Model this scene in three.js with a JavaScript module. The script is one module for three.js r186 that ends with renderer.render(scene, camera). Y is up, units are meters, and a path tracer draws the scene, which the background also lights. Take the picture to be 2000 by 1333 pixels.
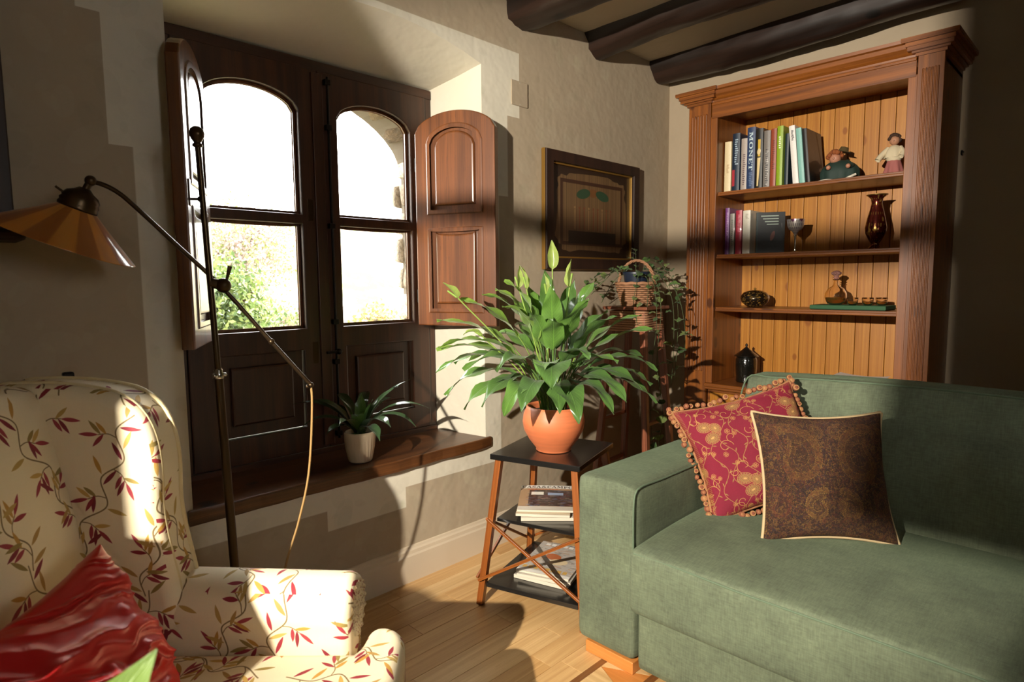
import * as THREE from 'three';
import { mergeGeometries } from 'three/addons/utils/BufferGeometryUtils.js';
import { RoundedBoxGeometry } from 'three/addons/geometries/RoundedBoxGeometry.js';
import { RectAreaLightUniformsLib } from 'three/addons/lights/RectAreaLightUniformsLib.js';

// ------------------------------------------------------------------ camera, sky, exposure
const V3 = (x, y, z) => new THREE.Vector3(x, y, z);
const PI = Math.PI;
const scene = new THREE.Scene();
const camera = new THREE.PerspectiveCamera(57.96, 1.5, 0.05, 200);
camera.position.set(0, 1.262, 2.1);
camera.up.set(0.0733, 0.9954, -0.0619);
camera.lookAt(0.7002, 1.262 - 0.0956, 2.1 - 0.7075);
camera.focus = 2.3;
camera.userData.fStop = 5;
const renderer = new THREE.WebGLRenderer({ antialias: true });
renderer.toneMapping = THREE.LinearToneMapping;
renderer.toneMappingExposure = 1.0;
renderer.shadowMap.enabled = true;
RectAreaLightUniformsLib.init();
scene.background = new THREE.Color().setRGB(18, 18.3, 17.6);   // bright hazy sky

// the lamp whose light comes in from the left of the picture (its fitting is built further down)
const SPOT = V3(-1.35, 1.88, 1.68), SPOT_AIM = V3(2.6, 1.0, 0.52);
const spot = new THREE.SpotLight(new THREE.Color().setRGB(1.0, 0.92, 0.79), 80, 0, 0.5, 0.35, 2);
spot.name = 'studio_lamp_beam';
spot.position.copy(SPOT); spot.target.position.copy(SPOT_AIM);
spot.castShadow = true; spot.shadow.radius = 0.8;
scene.add(spot, spot.target);

// ------------------------------------------------------------------ helpers
let seed = 12345;
const rnd = () => { seed = (seed + 0x6d2b79f5) | 0; let t = Math.imul(seed ^ (seed >>> 15), 1 | seed); t = (t + Math.imul(t ^ (t >>> 7), 61 | t)) ^ t; return ((t ^ (t >>> 14)) >>> 0) / 4294967296; };
const rr = (a, b) => a + (b - a) * rnd();
const lerp = (a, b, t) => a + (b - a) * t, clamp = (x, a, b) => Math.min(b, Math.max(a, x));
const smooth = (a, b, x) => { const t = clamp((x - a) / (b - a), 0, 1); return t * t * (3 - 2 * t); };
const hash = (x, y, s) => { let h = Math.imul(x, 374761393) ^ Math.imul(y, 668265263) ^ Math.imul(s, 2147483647 ^ 0x5bd1e995); h = Math.imul(h ^ (h >>> 13), 1274126177); return ((h ^ (h >>> 16)) >>> 0) / 4294967296; };
function vnoise(x, y, px, py, s = 1) {          // value noise that repeats after px, py cells
  const ix = Math.floor(x), iy = Math.floor(y), fx = x - ix, fy = y - iy, u = fx * fx * (3 - 2 * fx), v = fy * fy * (3 - 2 * fy);
  const m = (a, n) => ((a % n) + n) % n, g = (a, b) => hash(m(a, px), m(b, py), s);
  return lerp(lerp(g(ix, iy), g(ix + 1, iy), u), lerp(g(ix, iy + 1), g(ix + 1, iy + 1), u), v);
}
const fbm = (x, y, px, py, o, s = 1) => { let a = 0.5, t = 0, n = 0; for (let i = 0; i < o; i++) { t += a * vnoise(x, y, px, py, s + i); n += a; a *= 0.5; x *= 2; y *= 2; px *= 2; py *= 2; } return t / n; };

const counts = {};
const numbered = (n) => { const k = counts[n] = (counts[n] ?? -1) + 1; return k ? n + '_' + String(k).padStart(3, '0') : n; };
function mesh(name, geo, mat, parent) {
  const m = new THREE.Mesh(geo, mat);
  m.name = parent ? name : numbered(name); m.castShadow = m.receiveShadow = true;
  (parent || scene).add(m);
  return m;
}
function tag(o, label, category, group) { o.userData.label = label; o.userData.category = category; if (group) o.userData.group = group; return o; }
function thing(name, label, category, group, pos = [0, 0, 0], ry = 0) {
  const g = new THREE.Group(); g.name = numbered(name); g.position.set(...pos); g.rotation.y = ry; scene.add(g);
  return tag(g, label, category, group);
}
function struct(o, label) { o.userData.kind = 'structure'; if (label) o.userData.label = label; return o; }
function structGroup(name, label) { const g = new THREE.Group(); g.name = name; scene.add(g); return struct(g, label); }

// uv in metres, by the main direction each triangle faces; v runs along the grain
function buv(g, grain = 'y', ou = 0, ov = 0) {
  if (g.index) g = g.toNonIndexed();
  const p = g.attributes.position, n = p.count, uv = new Float32Array(n * 2), ax = 'xyz'.indexOf(grain);
  const a = V3(), b = V3(), c = V3(), e = V3(), f = V3();
  for (let i = 0; i < n; i += 3) {
    a.fromBufferAttribute(p, i); b.fromBufferAttribute(p, i + 1); c.fromBufferAttribute(p, i + 2);
    e.subVectors(b, a); f.subVectors(c, a); e.cross(f);
    const m = [Math.abs(e.x), Math.abs(e.y), Math.abs(e.z)], d = m.indexOf(Math.max(...m));
    let [k, l] = [0, 1, 2].filter((q) => q !== d);
    if (k === ax) [k, l] = [l, k];
    for (let j = 0; j < 3; j++) { uv[(i + j) * 2] = p.getComponent(i + j, k) + ou; uv[(i + j) * 2 + 1] = p.getComponent(i + j, l) + ov; }
  }
  g.setAttribute('uv', new THREE.BufferAttribute(uv, 2));
  return g;
}
function smoothN(g, crease = 7) {       // normals averaged over vertices that share a place
  const p = g.attributes.position, key = (i) => Math.round(p.getX(i) * 2e4) + ',' + Math.round(p.getY(i) * 2e4) + ',' + Math.round(p.getZ(i) * 2e4);
  const sum = new Map(), idx = g.index, cnt = idx ? idx.count : p.count, at = (i) => (idx ? idx.getX(i) : i), a = V3(), b = V3(), c = V3();
  for (let i = 0; i < cnt; i += 3) {
    a.fromBufferAttribute(p, at(i)); b.fromBufferAttribute(p, at(i + 1)); c.fromBufferAttribute(p, at(i + 2));
    b.sub(a); c.sub(a); b.cross(c);
    for (let j = 0; j < 3; j++) { const k = key(at(i + j)); if (!sum.has(k)) sum.set(k, V3()); sum.get(k).add(b); }
  }
  const n = new Float32Array(p.count * 3);
  for (let i = 0; i < p.count; i++) { const v = sum.get(key(i)); if (v) { a.copy(v).normalize(); n.set([a.x, a.y, a.z], i * 3); } }
  g.setAttribute('normal', new THREE.BufferAttribute(n, 3));
  return g;
}
const T = (g, x, y, z) => g.translate(x, y, z);
function box(w, h, d, x = 0, y = 0, z = 0, r = 0.003, grain = null) {
  const mn = Math.min(w, h, d), rad = Math.min(r, mn * 0.45);
  let g = rad > 0.0005 ? new RoundedBoxGeometry(w, h, d, 1, rad) : new THREE.BoxGeometry(w, h, d);
  g = buv(g, grain || (h >= w && h >= d ? 'y' : w >= d ? 'x' : 'z'), rr(0, 3), rr(0, 3));
  return T(g, x, y, z);
}
const span = (x0, x1, y0, y1, z0, z1, r, grain) => box(x1 - x0, y1 - y0, z1 - z0, (x0 + x1) / 2, (y0 + y1) / 2, (z0 + z1) / 2, r, grain);
function bar(a, b, w, d, grainless) {        // a square bar from a to b
  const len = a.distanceTo(b), g = box(w, len, d, 0, 0, 0, 0.002, 'y');
  const q = new THREE.Quaternion().setFromUnitVectors(V3(0, 1, 0), V3().subVectors(b, a).normalize());
  return g.applyQuaternion(q).translate((a.x + b.x) / 2, (a.y + b.y) / 2, (a.z + b.z) / 2);
}
function tube(pts, r, seg = 24, rad = 8, closed = false) {
  return new THREE.TubeGeometry(new THREE.CatmullRomCurve3(pts.map((p) => (p.isVector3 ? p : V3(...p))), closed), seg, r, rad, closed);
}
function rod(a, b, r1, r2 = r1, seg = 12) {
  const len = a.distanceTo(b), g = new THREE.CylinderGeometry(r2, r1, len, seg);
  return g.applyQuaternion(new THREE.Quaternion().setFromUnitVectors(V3(0, 1, 0), V3().subVectors(b, a).normalize())).translate((a.x + b.x) / 2, (a.y + b.y) / 2, (a.z + b.z) / 2);
}
const lathe = (pts, seg = 40) => new THREE.LatheGeometry(pts.map(([x, y]) => new THREE.Vector2(x, y)), seg);
const sphere = (r, x = 0, y = 0, z = 0, w = 16, h = 12) => T(new THREE.SphereGeometry(r, w, h), x, y, z);
function shapeOf(pts) { const s = new THREE.Shape(); pts.forEach(([x, y], i) => (i ? s.lineTo(x, y) : s.moveTo(x, y))); return s; }
function extr(shape, depth, bevel = 0, grain = 'y', curve = 16, bseg = 2) {
  const g = new THREE.ExtrudeGeometry(shape, { depth, bevelEnabled: bevel > 0, bevelThickness: bevel, bevelSize: bevel, bevelOffset: -bevel, bevelSegments: bseg, curveSegments: curve });
  return buv(g, grain, rr(0, 2), rr(0, 2));
}
// keep position, normal and uv only, so that any two shapes can be joined
function join(list) {
  return mergeGeometries(list.map((g) => { g = g.index ? g.toNonIndexed() : g; for (const k of Object.keys(g.attributes)) if (!['position', 'normal', 'uv'].includes(k)) g.deleteAttribute(k); return g; }));
}
// an upholstered block: rounded edges, then a bend
function softBox(w, h, d, r, seg, fn) {
  const n = (l) => Math.max(4, Math.round(l / seg)), g0 = new THREE.BoxGeometry(w, h, d, n(w), n(h), n(d));
  const p = g0.attributes.position, v = V3(), c = V3();
  const warp = (s, half) => { const t = s / half; return half * Math.sign(t) * (1 - Math.pow(Math.max(0, 1 - Math.abs(t)), 1.5)); };
  for (let i = 0; i < p.count; i++) {
    v.set(warp(p.getX(i), w / 2), warp(p.getY(i), h / 2), warp(p.getZ(i), d / 2));
    c.set(clamp(v.x, -w / 2 + r, w / 2 - r), clamp(v.y, -h / 2 + r, h / 2 - r), clamp(v.z, -d / 2 + r, d / 2 - r));
    v.sub(c); if (v.length() > 1e-6) v.setLength(Math.min(r, Math.max(v.length(), Math.max(Math.abs(v.x), Math.abs(v.y), Math.abs(v.z))))); v.add(c);
    p.setXYZ(i, v.x, v.y, v.z);
  }
  const g = buv(g0);
  const q = g.attributes.position;
  if (fn) for (let i = 0; i < q.count; i++) { v.fromBufferAttribute(q, i); fn(v); q.setXYZ(i, v.x, v.y, v.z); }
  return smoothN(g);
}
// a throw cushion in its own plane: u, v in -1..1
function pillowGeo(w, h, t, n, relief) {
  const pos = [], uv = [], idx = [];
  for (const side of [1, -1]) for (let j = 0; j <= n; j++) for (let i = 0; i <= n; i++) {
    const u = Math.sin((i / n - 0.5) * PI), v = Math.sin((j / n - 0.5) * PI);
    const pinch = 1 - 0.11 * (1 - u * u) * Math.abs(v) ** 3, pinch2 = 1 - 0.11 * (1 - v * v) * Math.abs(u) ** 3;
    const b = Math.pow(Math.max(0, (1 - u * u) * (1 - v * v)), 0.42);
    const k = relief ? relief(u, v, side) * Math.min(1, b * 2.5) : 0;
    pos.push(u * w / 2 * pinch2, v * h / 2 * pinch, side * (t / 2 * b + k)); uv.push((u + 1) / 2, (v + 1) / 2);
  }
  const m = (n + 1) * (n + 1);
  for (const s of [0, 1]) for (let j = 0; j < n; j++) for (let i = 0; i < n; i++) {
    const a = s * m + j * (n + 1) + i, b = a + 1, c = a + n + 1, d = c + 1;
    s ? idx.push(a, c, b, b, c, d) : idx.push(a, b, c, b, d, c);
  }
  const g = new THREE.BufferGeometry();
  g.setAttribute('position', new THREE.Float32BufferAttribute(pos, 3)); g.setAttribute('uv', new THREE.Float32BufferAttribute(uv, 2)); g.setIndex(idx);
  return smoothN(g);
}
function place(o, c, ux, uy) {     // put an object's x and y axes along two directions
  const x = ux.clone().normalize(), z = V3().crossVectors(x, uy).normalize(), y = V3().crossVectors(z, x);
  o.quaternion.setFromRotationMatrix(new THREE.Matrix4().makeBasis(x, y, z)); o.position.copy(c);
}

// ------------------------------------------------------------------ textures and materials
function dataTex(w, h, fn, srgb = true, rep = null) {
  const d = new Uint8Array(w * h * 4);
  for (let y = 0; y < h; y++) for (let x = 0; x < w; x++) { const c = fn(x / w, y / h), i = (y * w + x) * 4; d[i] = clamp(c[0], 0, 255); d[i + 1] = clamp(c[1], 0, 255); d[i + 2] = clamp(c[2], 0, 255); d[i + 3] = 255; }
  const t = new THREE.DataTexture(d, w, h); t.wrapS = t.wrapT = THREE.RepeatWrapping; t.magFilter = THREE.LinearFilter; t.minFilter = THREE.LinearFilter;
  if (srgb) t.colorSpace = THREE.SRGBColorSpace;
  if (rep) t.repeat.set(1 / rep[0], 1 / rep[1]);
  t.needsUpdate = true; return t;
}
function canvasTex(w, h, draw, rep = null, wrap = true) {
  const c = document.createElement('canvas'); c.width = w; c.height = h; draw(c.getContext('2d'), w, h);
  const t = new THREE.CanvasTexture(c); t.colorSpace = THREE.SRGBColorSpace;
  if (wrap) t.wrapS = t.wrapT = THREE.RepeatWrapping;
  if (rep) t.repeat.set(1 / rep[0], 1 / rep[1]);
  return t;
}
const hex = (h) => [h >> 16 & 255, h >> 8 & 255, h & 255];
const mixc = (a, b, t) => [lerp(a[0], b[0], t), lerp(a[1], b[1], t), lerp(a[2], b[2], t)];
function woodMat(c1, c2, o = {}) {     // long grain along v
  const A = hex(c1), B = hex(c2), s = o.seed || 3, W = o.w || 0.5, H = o.h || 1.6;
  const knots = Array.from({ length: o.knots || 0 }, (_, i) => [hash(i, 1, s), hash(i, 2, s), 0.012 + 0.01 * hash(i, 3, s)]);
  const f = (u, v) => {
    let du = 0, kn = 0;
    for (const [a, b, r] of knots) { const dx = ((u - a + 1.5) % 1 - 0.5) * W, dy = ((v - b + 1.5) % 1 - 0.5) * H, q = Math.hypot(dx, dy * 0.6); du += Math.sign(dx) * 0.02 * Math.exp(-q * q / (r * r * 8)); kn = Math.max(kn, smooth(r * 1.1, r * 0.6, q)); }
    const wob = fbm(u * 3, v * 2, 3, 2, 3, s) * 0.35, band = fbm((u + du) * 22 + wob * 9, v * 2, 1e6, 2, 2, s + 9);
    const fine = vnoise(u * 170, v * 9, 170, 9, s + 20), pore = vnoise(u * 240, v * 30, 240, 30, s + 30);
    return [clamp(band * 0.8 + fine * 0.3 - 0.05, 0, 1) * (1 - kn) + kn * 1.25, pore];
  };
  const map = dataTex(256, 768, (u, v) => { const [t, p] = f(u, v); const c = mixc(A, B, Math.min(t, 1.25)); return p > 0.86 ? mixc(c, B, 0.35) : c; }, true, [W, H]);
  return new THREE.MeshPhysicalMaterial({ map, roughness: o.rough ?? 0.45, clearcoat: o.coat ?? 0, clearcoatRoughness: o.coatRough ?? 0.3, bumpMap: map, bumpScale: o.bump ?? 0.0006, name: o.name || 'wood' });
}
const std = (c, rough = 0.6, o = {}) => new THREE.MeshPhysicalMaterial({ color: c, roughness: rough, ...o });

const M = {};
M.walnut = woodMat(0x55301a, 0x2a1509, { seed: 5, rough: 0.42, coat: 0.25 });
M.shutter = woodMat(0x804a22, 0x46240c, { seed: 11, rough: 0.4, coat: 0.7, coatRough: 0.16, w: 0.35, h: 1.4 });
M.sill = woodMat(0x6e4320, 0x351c0c, { seed: 21, rough: 0.4, coat: 0.25, knots: 3, w: 0.4 });
M.pine = [31, 37, 41].map((s) => woodMat(0xc08432, 0x975a12, { seed: s, rough: 0.42, coat: 0.2, w: 0.16, h: 1.3, knots: 1 }));
M.pineFrame = woodMat(0x96561c, 0x5c300e, { seed: 47, rough: 0.4, coat: 0.3, w: 0.3, h: 1.4, knots: 4 });
M.beam = woodMat(0x321a0d, 0x120904, { seed: 53, rough: 0.5, coat: 0.15, w: 0.7, h: 2, knots: 3, bump: 0.006 });
M.leg = woodMat(0xa8622a, 0x6c360f, { seed: 59, rough: 0.35, coat: 0.4, w: 0.12, h: 0.8 });
M.stand = woodMat(0x9c5a3c, 0x4e2412, { seed: 61, rough: 0.4, coat: 0.3, w: 0.12, h: 0.8 });
M.plinth = woodMat(0xd08a4a, 0xb06a2c, { seed: 67, rough: 0.4, coat: 0.2, w: 0.3 });
M.darkCab = woodMat(0x3a2114, 0x1c0e07, { seed: 71, rough: 0.55 });
M.oak = [0xdcb782, 0xd5ad77, 0xe0bd8a, 0xcfa46c, 0xd8b07a].map((c, i) => { const a = hex(c); return woodMat(c, (a[0] * 0.83) << 16 | (a[1] * 0.77) << 8 | (a[2] * 0.68), { seed: 80 + i * 7, rough: 0.34, coat: 0.25, coatRough: 0.25, w: 0.3, h: 1.5, bump: 0.0002 }); });
M.inlayDark = woodMat(0x8a5a30, 0x6a4020, { seed: 97, rough: 0.35, w: 0.1, h: 0.6 });

const plasterBump = dataTex(512, 512, (u, v) => { const n = 255 * (0.6 * fbm(u * 8, v * 8, 8, 8, 5, 3) + 0.4 * fbm(u * 40, v * 40, 40, 40, 2, 9)); return [n, n, n]; }, false, [1.2, 1.2]);
const plaster = (c, name, spread = 5) => {
  const A = hex(c);
  const map = dataTex(256, 256, (u, v) => { const n = (fbm(u * 5, v * 5, 5, 5, 5, 77) - 0.5) * spread * 2; return [A[0] + n, A[1] + n, A[2] + n * 0.9]; }, true, [1.7, 1.7]);
  return new THREE.MeshStandardMaterial({ map, roughness: 0.88, bumpMap: plasterBump, bumpScale: 0.004, name });
};
M.taupe = plaster(0xa8977f, 'taupe wall paint');
M.cream = plaster(0xd3cbb8, 'cream wall paint');
M.ceil = plaster(0xcbbfa6, 'ceiling paint');
M.baseboard = std(0xc9b8a0, 0.5);
M.glass = new THREE.MeshPhysicalMaterial({ color: 0xffffff, roughness: 0.02, transmission: 1, thickness: 0, ior: 1.5 });
M.clearGlass = new THREE.MeshPhysicalMaterial({ color: 0xfff6e8, roughness: 0.03, transmission: 1, thickness: 0.01, ior: 1.45 });
M.amber = new THREE.MeshPhysicalMaterial({ color: 0xd8b050, roughness: 0.05, transmission: 0.85, thickness: 0.03, ior: 1.34, attenuationColor: new THREE.Color(0xc89030), attenuationDistance: 0.05 });
M.bronze = std(0x4a3a28, 0.34, { metalness: 0.85 });
M.iron = std(0x1c1815, 0.45, { metalness: 0.7 });
M.brass = std(0xa88a4c, 0.3, { metalness: 0.9 });
M.chrome = std(0xb8b4ae, 0.15, { metalness: 1 });
M.gilt = std(0x9a7434, 0.32, { metalness: 0.6 });
M.soil = std(0x241810, 0.95);
M.black = woodMat(0x2a2826, 0x100f0e, { seed: 101, rough: 0.22, coat: 0.5, coatRough: 0.15, w: 0.3, bump: 0.0003 });

// fabrics
const weave = dataTex(256, 256, (u, v) => { const x = Math.sin(u * 2 * PI * 64) * 0.5 + 0.5, y = Math.sin(v * 2 * PI * 64) * 0.5 + 0.5; const n = 255 * (0.35 * x + 0.35 * y + 0.3 * vnoise(u * 90, v * 90, 90, 90, 4)); return [n, n, n]; }, false, [0.11, 0.11]);
const velvetMap = dataTex(512, 512, (u, v) => {
  const slub = 0.5 * vnoise(u * 260, v * 34, 260, 34, 6) + 0.5 * vnoise(u * 34, v * 260, 34, 260, 8), cl = fbm(u * 6, v * 6, 6, 6, 4, 15);
  const k = 0.78 + 0.24 * slub + 0.26 * (cl - 0.5); return [104 * k, 113 * k, 88 * k];
}, true, [0.5, 0.5]);
M.velvet = new THREE.MeshPhysicalMaterial({ map: velvetMap, roughness: 0.85, sheen: 0.7, sheenColor: new THREE.Color(0x6f8468), sheenRoughness: 0.4, bumpMap: weave, bumpScale: 0.0007 });
M.velvetPipe = std(0x5c6c54, 0.8, { sheen: 0.6, sheenColor: new THREE.Color(0x8a9a80), sheenRoughness: 0.4 });

function leafPath(c, x, y, a, l, w) {
  c.save(); c.translate(x, y); c.rotate(a); c.beginPath(); c.moveTo(0, 0);
  c.quadraticCurveTo(l * 0.45, -w, l, 0); c.quadraticCurveTo(l * 0.45, w, 0, 0); c.fill(); c.restore();
}
const floralMap = canvasTex(1024, 1024, (c, w, h) => {
  c.fillStyle = '#e6d6b4'; c.fillRect(0, 0, w, h);
  for (let i = 0; i < 1024; i += 2) { c.fillStyle = `rgba(190,165,120,${0.05 + 0.06 * hash(i, 3, 5)})`; c.fillRect(0, i, w, 1); c.fillRect(i, 0, 1, h); }
  const vines = [[[60, 1010], [90, 880], [40, 760], [150, 650], [120, 500], [230, 400], [210, 250], [330, 150], [310, 0]],
    [[420, 1024], [390, 900], [500, 800], [480, 650], [620, 560], [600, 420], [720, 330], [690, 180], [790, 90], [800, -20]],
    [[780, 1030], [760, 930], [860, 830], [840, 690], [960, 600], [930, 460], [1040, 370], [1000, 230], [1090, 120]]];
  const wrap = (f) => { for (const ox of [-1024, 0, 1024]) for (const oy of [-1024, 0, 1024]) { c.save(); c.translate(ox, oy); f(); c.restore(); } };
  const reds = ['#8e2430', '#97303a', '#7c1f2c'], golds = ['#b8893a', '#c29a4e', '#a98342', '#8f7a3e', '#b3924a'];
  vines.forEach((pts, vi) => {
    const jobs = [];
    const cv = new THREE.CatmullRomCurve3(pts.map(([x, y]) => V3(x, y, 0)));
    const main = cv.getPoints(120);
    jobs.push([main, 7]);
    const leaves = [];
    for (let k = 0; k < 22; k++) {
      const t = (k + 0.5) / 22, p = cv.getPoint(t), d = cv.getTangent(t), side = k % 2 ? 1 : -1, a = Math.atan2(d.y, d.x) + side * (0.75 + 0.4 * hash(k, vi, 4));
      if (k % 3 === 1) {
        const q1 = [p.x + Math.cos(a) * 45, p.y + Math.sin(a) * 45], a2 = a + side * 0.5, q2 = [q1[0] + Math.cos(a2) * 50, q1[1] + Math.sin(a2) * 50];
        jobs.push([new THREE.CatmullRomCurve3([p, V3(q1[0], q1[1], 0), V3(q2[0], q2[1], 0)]).getPoints(14), 5]);
        for (let j = 0; j < 4; j++) leaves.push([q2[0] - Math.cos(a2) * j * 14, q2[1] - Math.sin(a2) * j * 14, a2 + (j % 2 ? 0.85 : -0.85) * (j > 0) + 0.1, 98 - j * 6, 21, j === 0 ? 0 : (k + j) % 2]);
      } else leaves.push([p.x + Math.cos(a) * 10, p.y + Math.sin(a) * 10, a, 104, 22, (k + vi) % 3 === 0 ? 0 : 1]);
    }
    wrap(() => {
      c.strokeStyle = '#7a6440'; c.lineCap = 'round'; c.lineJoin = 'round';
      for (const [ps, lw] of jobs) { c.lineWidth = lw; c.beginPath(); ps.forEach((p, i) => (i ? c.lineTo(p.x, p.y) : c.moveTo(p.x, p.y))); c.stroke(); }
      leaves.forEach(([x, y, a, l, ww, kind], i) => { c.fillStyle = kind === 0 ? reds[i % 3] : golds[(i + vi) % 5]; leafPath(c, x, y, a, l, ww); c.strokeStyle = 'rgba(60,30,20,.25)'; });
    });
  });
}, [0.44, 0.44]);
M.floral = new THREE.MeshPhysicalMaterial({ map: floralMap, roughness: 0.72, sheen: 0.25, sheenColor: new THREE.Color(0xfff0d8), sheenRoughness: 0.5, bumpMap: weave, bumpScale: 0.0004 });
M.floralPipe = std(0xd9c596, 0.7);

// plant leaves
const leafTex = dataTex(128, 256, (u, v) => {
  const t = Math.abs(u - 0.5) * 2, rib = smooth(0.07, 0.02, t), vein = Math.pow(0.5 + 0.5 * Math.sin((v * 15 - t * 3.6) * 2 * PI), 6) * (1 - rib) * 0.55, n = fbm(u * 4, v * 8, 4, 8, 3, 3) - 0.5;
  const k = 205 + 40 * rib + 26 * vein + n * 36; return [k, k, k * 0.9];
});
const leafMat = (r, g, b, tr = 0.35, rough = 0.3) => new THREE.MeshPhysicalMaterial({ color: new THREE.Color().setRGB(r, g, b), map: leafTex, roughness: 0.9, clearcoat: 1, clearcoatRoughness: rough * 0.7, transmission: tr * 1.6, thickness: 0, side: THREE.DoubleSide, bumpMap: leafTex, bumpScale: 0.003 });
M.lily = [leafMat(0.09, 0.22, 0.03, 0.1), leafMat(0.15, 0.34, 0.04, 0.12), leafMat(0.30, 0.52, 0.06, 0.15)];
M.spathe = leafMat(0.52, 0.68, 0.16, 0.2, 0.45);
M.stemG = std(0x7f9a3c, 0.5); M.stemDark = std(0x3e4a22, 0.6);
M.brom = leafMat(0.028, 0.085, 0.018, 0.06, 0.16);
M.bromMid = leafMat(0.10, 0.24, 0.03, 0.15, 0.2);
M.ivy = [leafMat(0.06, 0.15, 0.03, 0.12), leafMat(0.13, 0.26, 0.05, 0.15), leafMat(0.26, 0.36, 0.09, 0.18)];
M.front = leafMat(0.14, 0.25, 0.01, 0.2, 0.5); M.front.clearcoat = 0.15;

// ------------------------------------------------------------------ room shell
const XL = -2.4, XR = 3.465, ZR = 3.7, CEIL = 2.55;
const OPEN = { x0: 0.622, x1: 1.90, y0: 0.50, top: (x) => 2.305 - 0.30 * (x - 1.38) ** 2 };
const WIN = { x0: 0.682, x1: 1.845, y0: 0.533, y1: 2.16, z: -0.30 };

// paint on the window wall: a cream surround with a stepped outline on taupe
const wallPaint = canvasTex(2048, 1280, (c, w, h) => {
  const X = (x) => (x + 0.6) / 4.1 * w, Y = (y) => h - y / 2.56 * h;
  c.fillStyle = '#a8977f'; c.fillRect(0, 0, w, h);
  c.fillStyle = '#d3cbb8'; c.beginPath();
  [[0.40, 2.34], [0.40, 2.028], [0.457, 2.028], [0.457, 1.666], [0.518, 1.666], [0.518, 0.403], [1.088, 0.403], [1.088, 0.323], [1.445, 0.323], [1.445, 0.41], [2.0, 0.41], [2.0, 1.66], [2.06, 1.66], [2.06, 2.03], [2.14, 2.03], [2.14, 2.325]].forEach(([x, y], i) => (i ? c.lineTo(X(x), Y(y)) : c.moveTo(X(x), Y(y))));
  c.fill();
  for (let i = 0; i < 2500; i++) { c.fillStyle = hash(i, 4, 4) > 0.5 ? 'rgba(255,245,225,.03)' : 'rgba(90,75,50,.03)'; const q = 3 + 30 * hash(i, 5, 4) ** 3; c.beginPath(); c.ellipse(hash(i, 1, 4) * w, hash(i, 2, 4) * h, q, q * 0.6, hash(i, 3, 4) * 3, 0, 7); c.fill(); }
}, null, false);
wallPaint.repeat.set(1 / 4.1, 1 / 2.56); wallPaint.offset.set(0.6 / 4.1, 0); wallPaint.wrapS = wallPaint.wrapT = THREE.ClampToEdgeWrapping;
M.paintedWall = new THREE.MeshStandardMaterial({ map: wallPaint, roughness: 0.88, bumpMap: plasterBump, bumpScale: 0.004 });

const wallF = structGroup('wall_front', 'taupe plaster wall with cream painted surround around the deep window');
{
  const s = shapeOf([[XL - 0.3, -0.1], [XR + 0.3, -0.1], [XR + 0.3, CEIL + 0.2], [XL - 0.3, CEIL + 0.2]]);
  const hole = new THREE.Path(); hole.moveTo(OPEN.x0, OPEN.y0); hole.lineTo(OPEN.x1, OPEN.y0);
  for (let i = 0; i <= 24; i++) { const x = lerp(OPEN.x1, OPEN.x0, i / 24); hole.lineTo(x, OPEN.top(x)); }
  s.holes.push(hole);
  const g = new THREE.ExtrudeGeometry(s, { depth: 0.03, bevelEnabled: false }); g.translate(0, 0, -0.03);
  const p = g.attributes.position, uv = new Float32Array(p.count * 2);
  for (let i = 0; i < p.count; i++) { uv[i * 2] = p.getX(i); uv[i * 2 + 1] = p.getY(i); }
  g.setAttribute('uv', new THREE.BufferAttribute(uv, 2));
  mesh('plaster_face', g, M.paintedWall, wallF);
  // splayed reveal between the wall face and the window frame
  const N = 24, front = [], back = [], add = (a, b) => { front.push(a); back.push(b); };
  for (let i = 0; i <= 10; i++) { const y = lerp(OPEN.y0, OPEN.top(OPEN.x1), i / 10); add([OPEN.x1, y], [WIN.x1, lerp(OPEN.y0, WIN.y1, i / 10)]); }
  for (let i = 0; i <= N; i++) { const x = lerp(OPEN.x1, OPEN.x0, i / N); add([x, OPEN.top(x)], [lerp(WIN.x1, WIN.x0, i / N), WIN.y1]); }
  for (let i = 0; i <= 10; i++) { const y = lerp(OPEN.top(OPEN.x0), OPEN.y0, i / 10); add([OPEN.x0, y], [WIN.x0, lerp(WIN.y1, OPEN.y0, i / 10)]); }
  const pos = [], idx = [], K = 8;
  front.forEach((f, i) => { for (let k = 0; k <= K; k++) { const t = k / K, e = 0.012 * Math.sin(i * 1.7 + k) * (k > 0 && k < K ? 0.4 : 0); const zz = lerp(0.0, WIN.z - 0.04, t); pos.push(lerp(f[0], back[i][0], t) + e * 0.3, lerp(f[1], back[i][1], t), zz); } });
  for (let i = 0; i < front.length - 1; i++) for (let k = 0; k < K; k++) { const a = i * (K + 1) + k, b = a + 1, c = a + K + 1, d = c + 1; idx.push(a, c, b, b, c, d); }
  let r = new THREE.BufferGeometry(); r.setAttribute('position', new THREE.Float32BufferAttribute(pos, 3)); r.setIndex(idx); r = buv(r); r.computeVertexNormals();
  mesh('window_reveal', r, M.cream, wallF);
  // the masonry behind: closes the wall round the frame
  const o = shapeOf([[XL - 0.3, -0.1], [XR + 0.3, -0.1], [XR + 0.3, CEIL + 0.2], [XL - 0.3, CEIL + 0.2]]), oh = new THREE.Path();
  [[WIN.x0 + 0.01, WIN.y0 - 0.02], [WIN.x1 - 0.01, WIN.y0 - 0.02], [WIN.x1 - 0.01, WIN.y1 - 0.01], [WIN.x0 + 0.01, WIN.y1 - 0.01]].forEach(([x, y], i) => (i ? oh.lineTo(x, y) : oh.moveTo(x, y)));
  o.holes.push(oh);
  mesh('wall_core', buv(new THREE.ExtrudeGeometry(o, { depth: 0.05, bevelEnabled: false }).translate(0, 0, WIN.z - 0.1)), M.cream, wallF);
}
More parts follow.
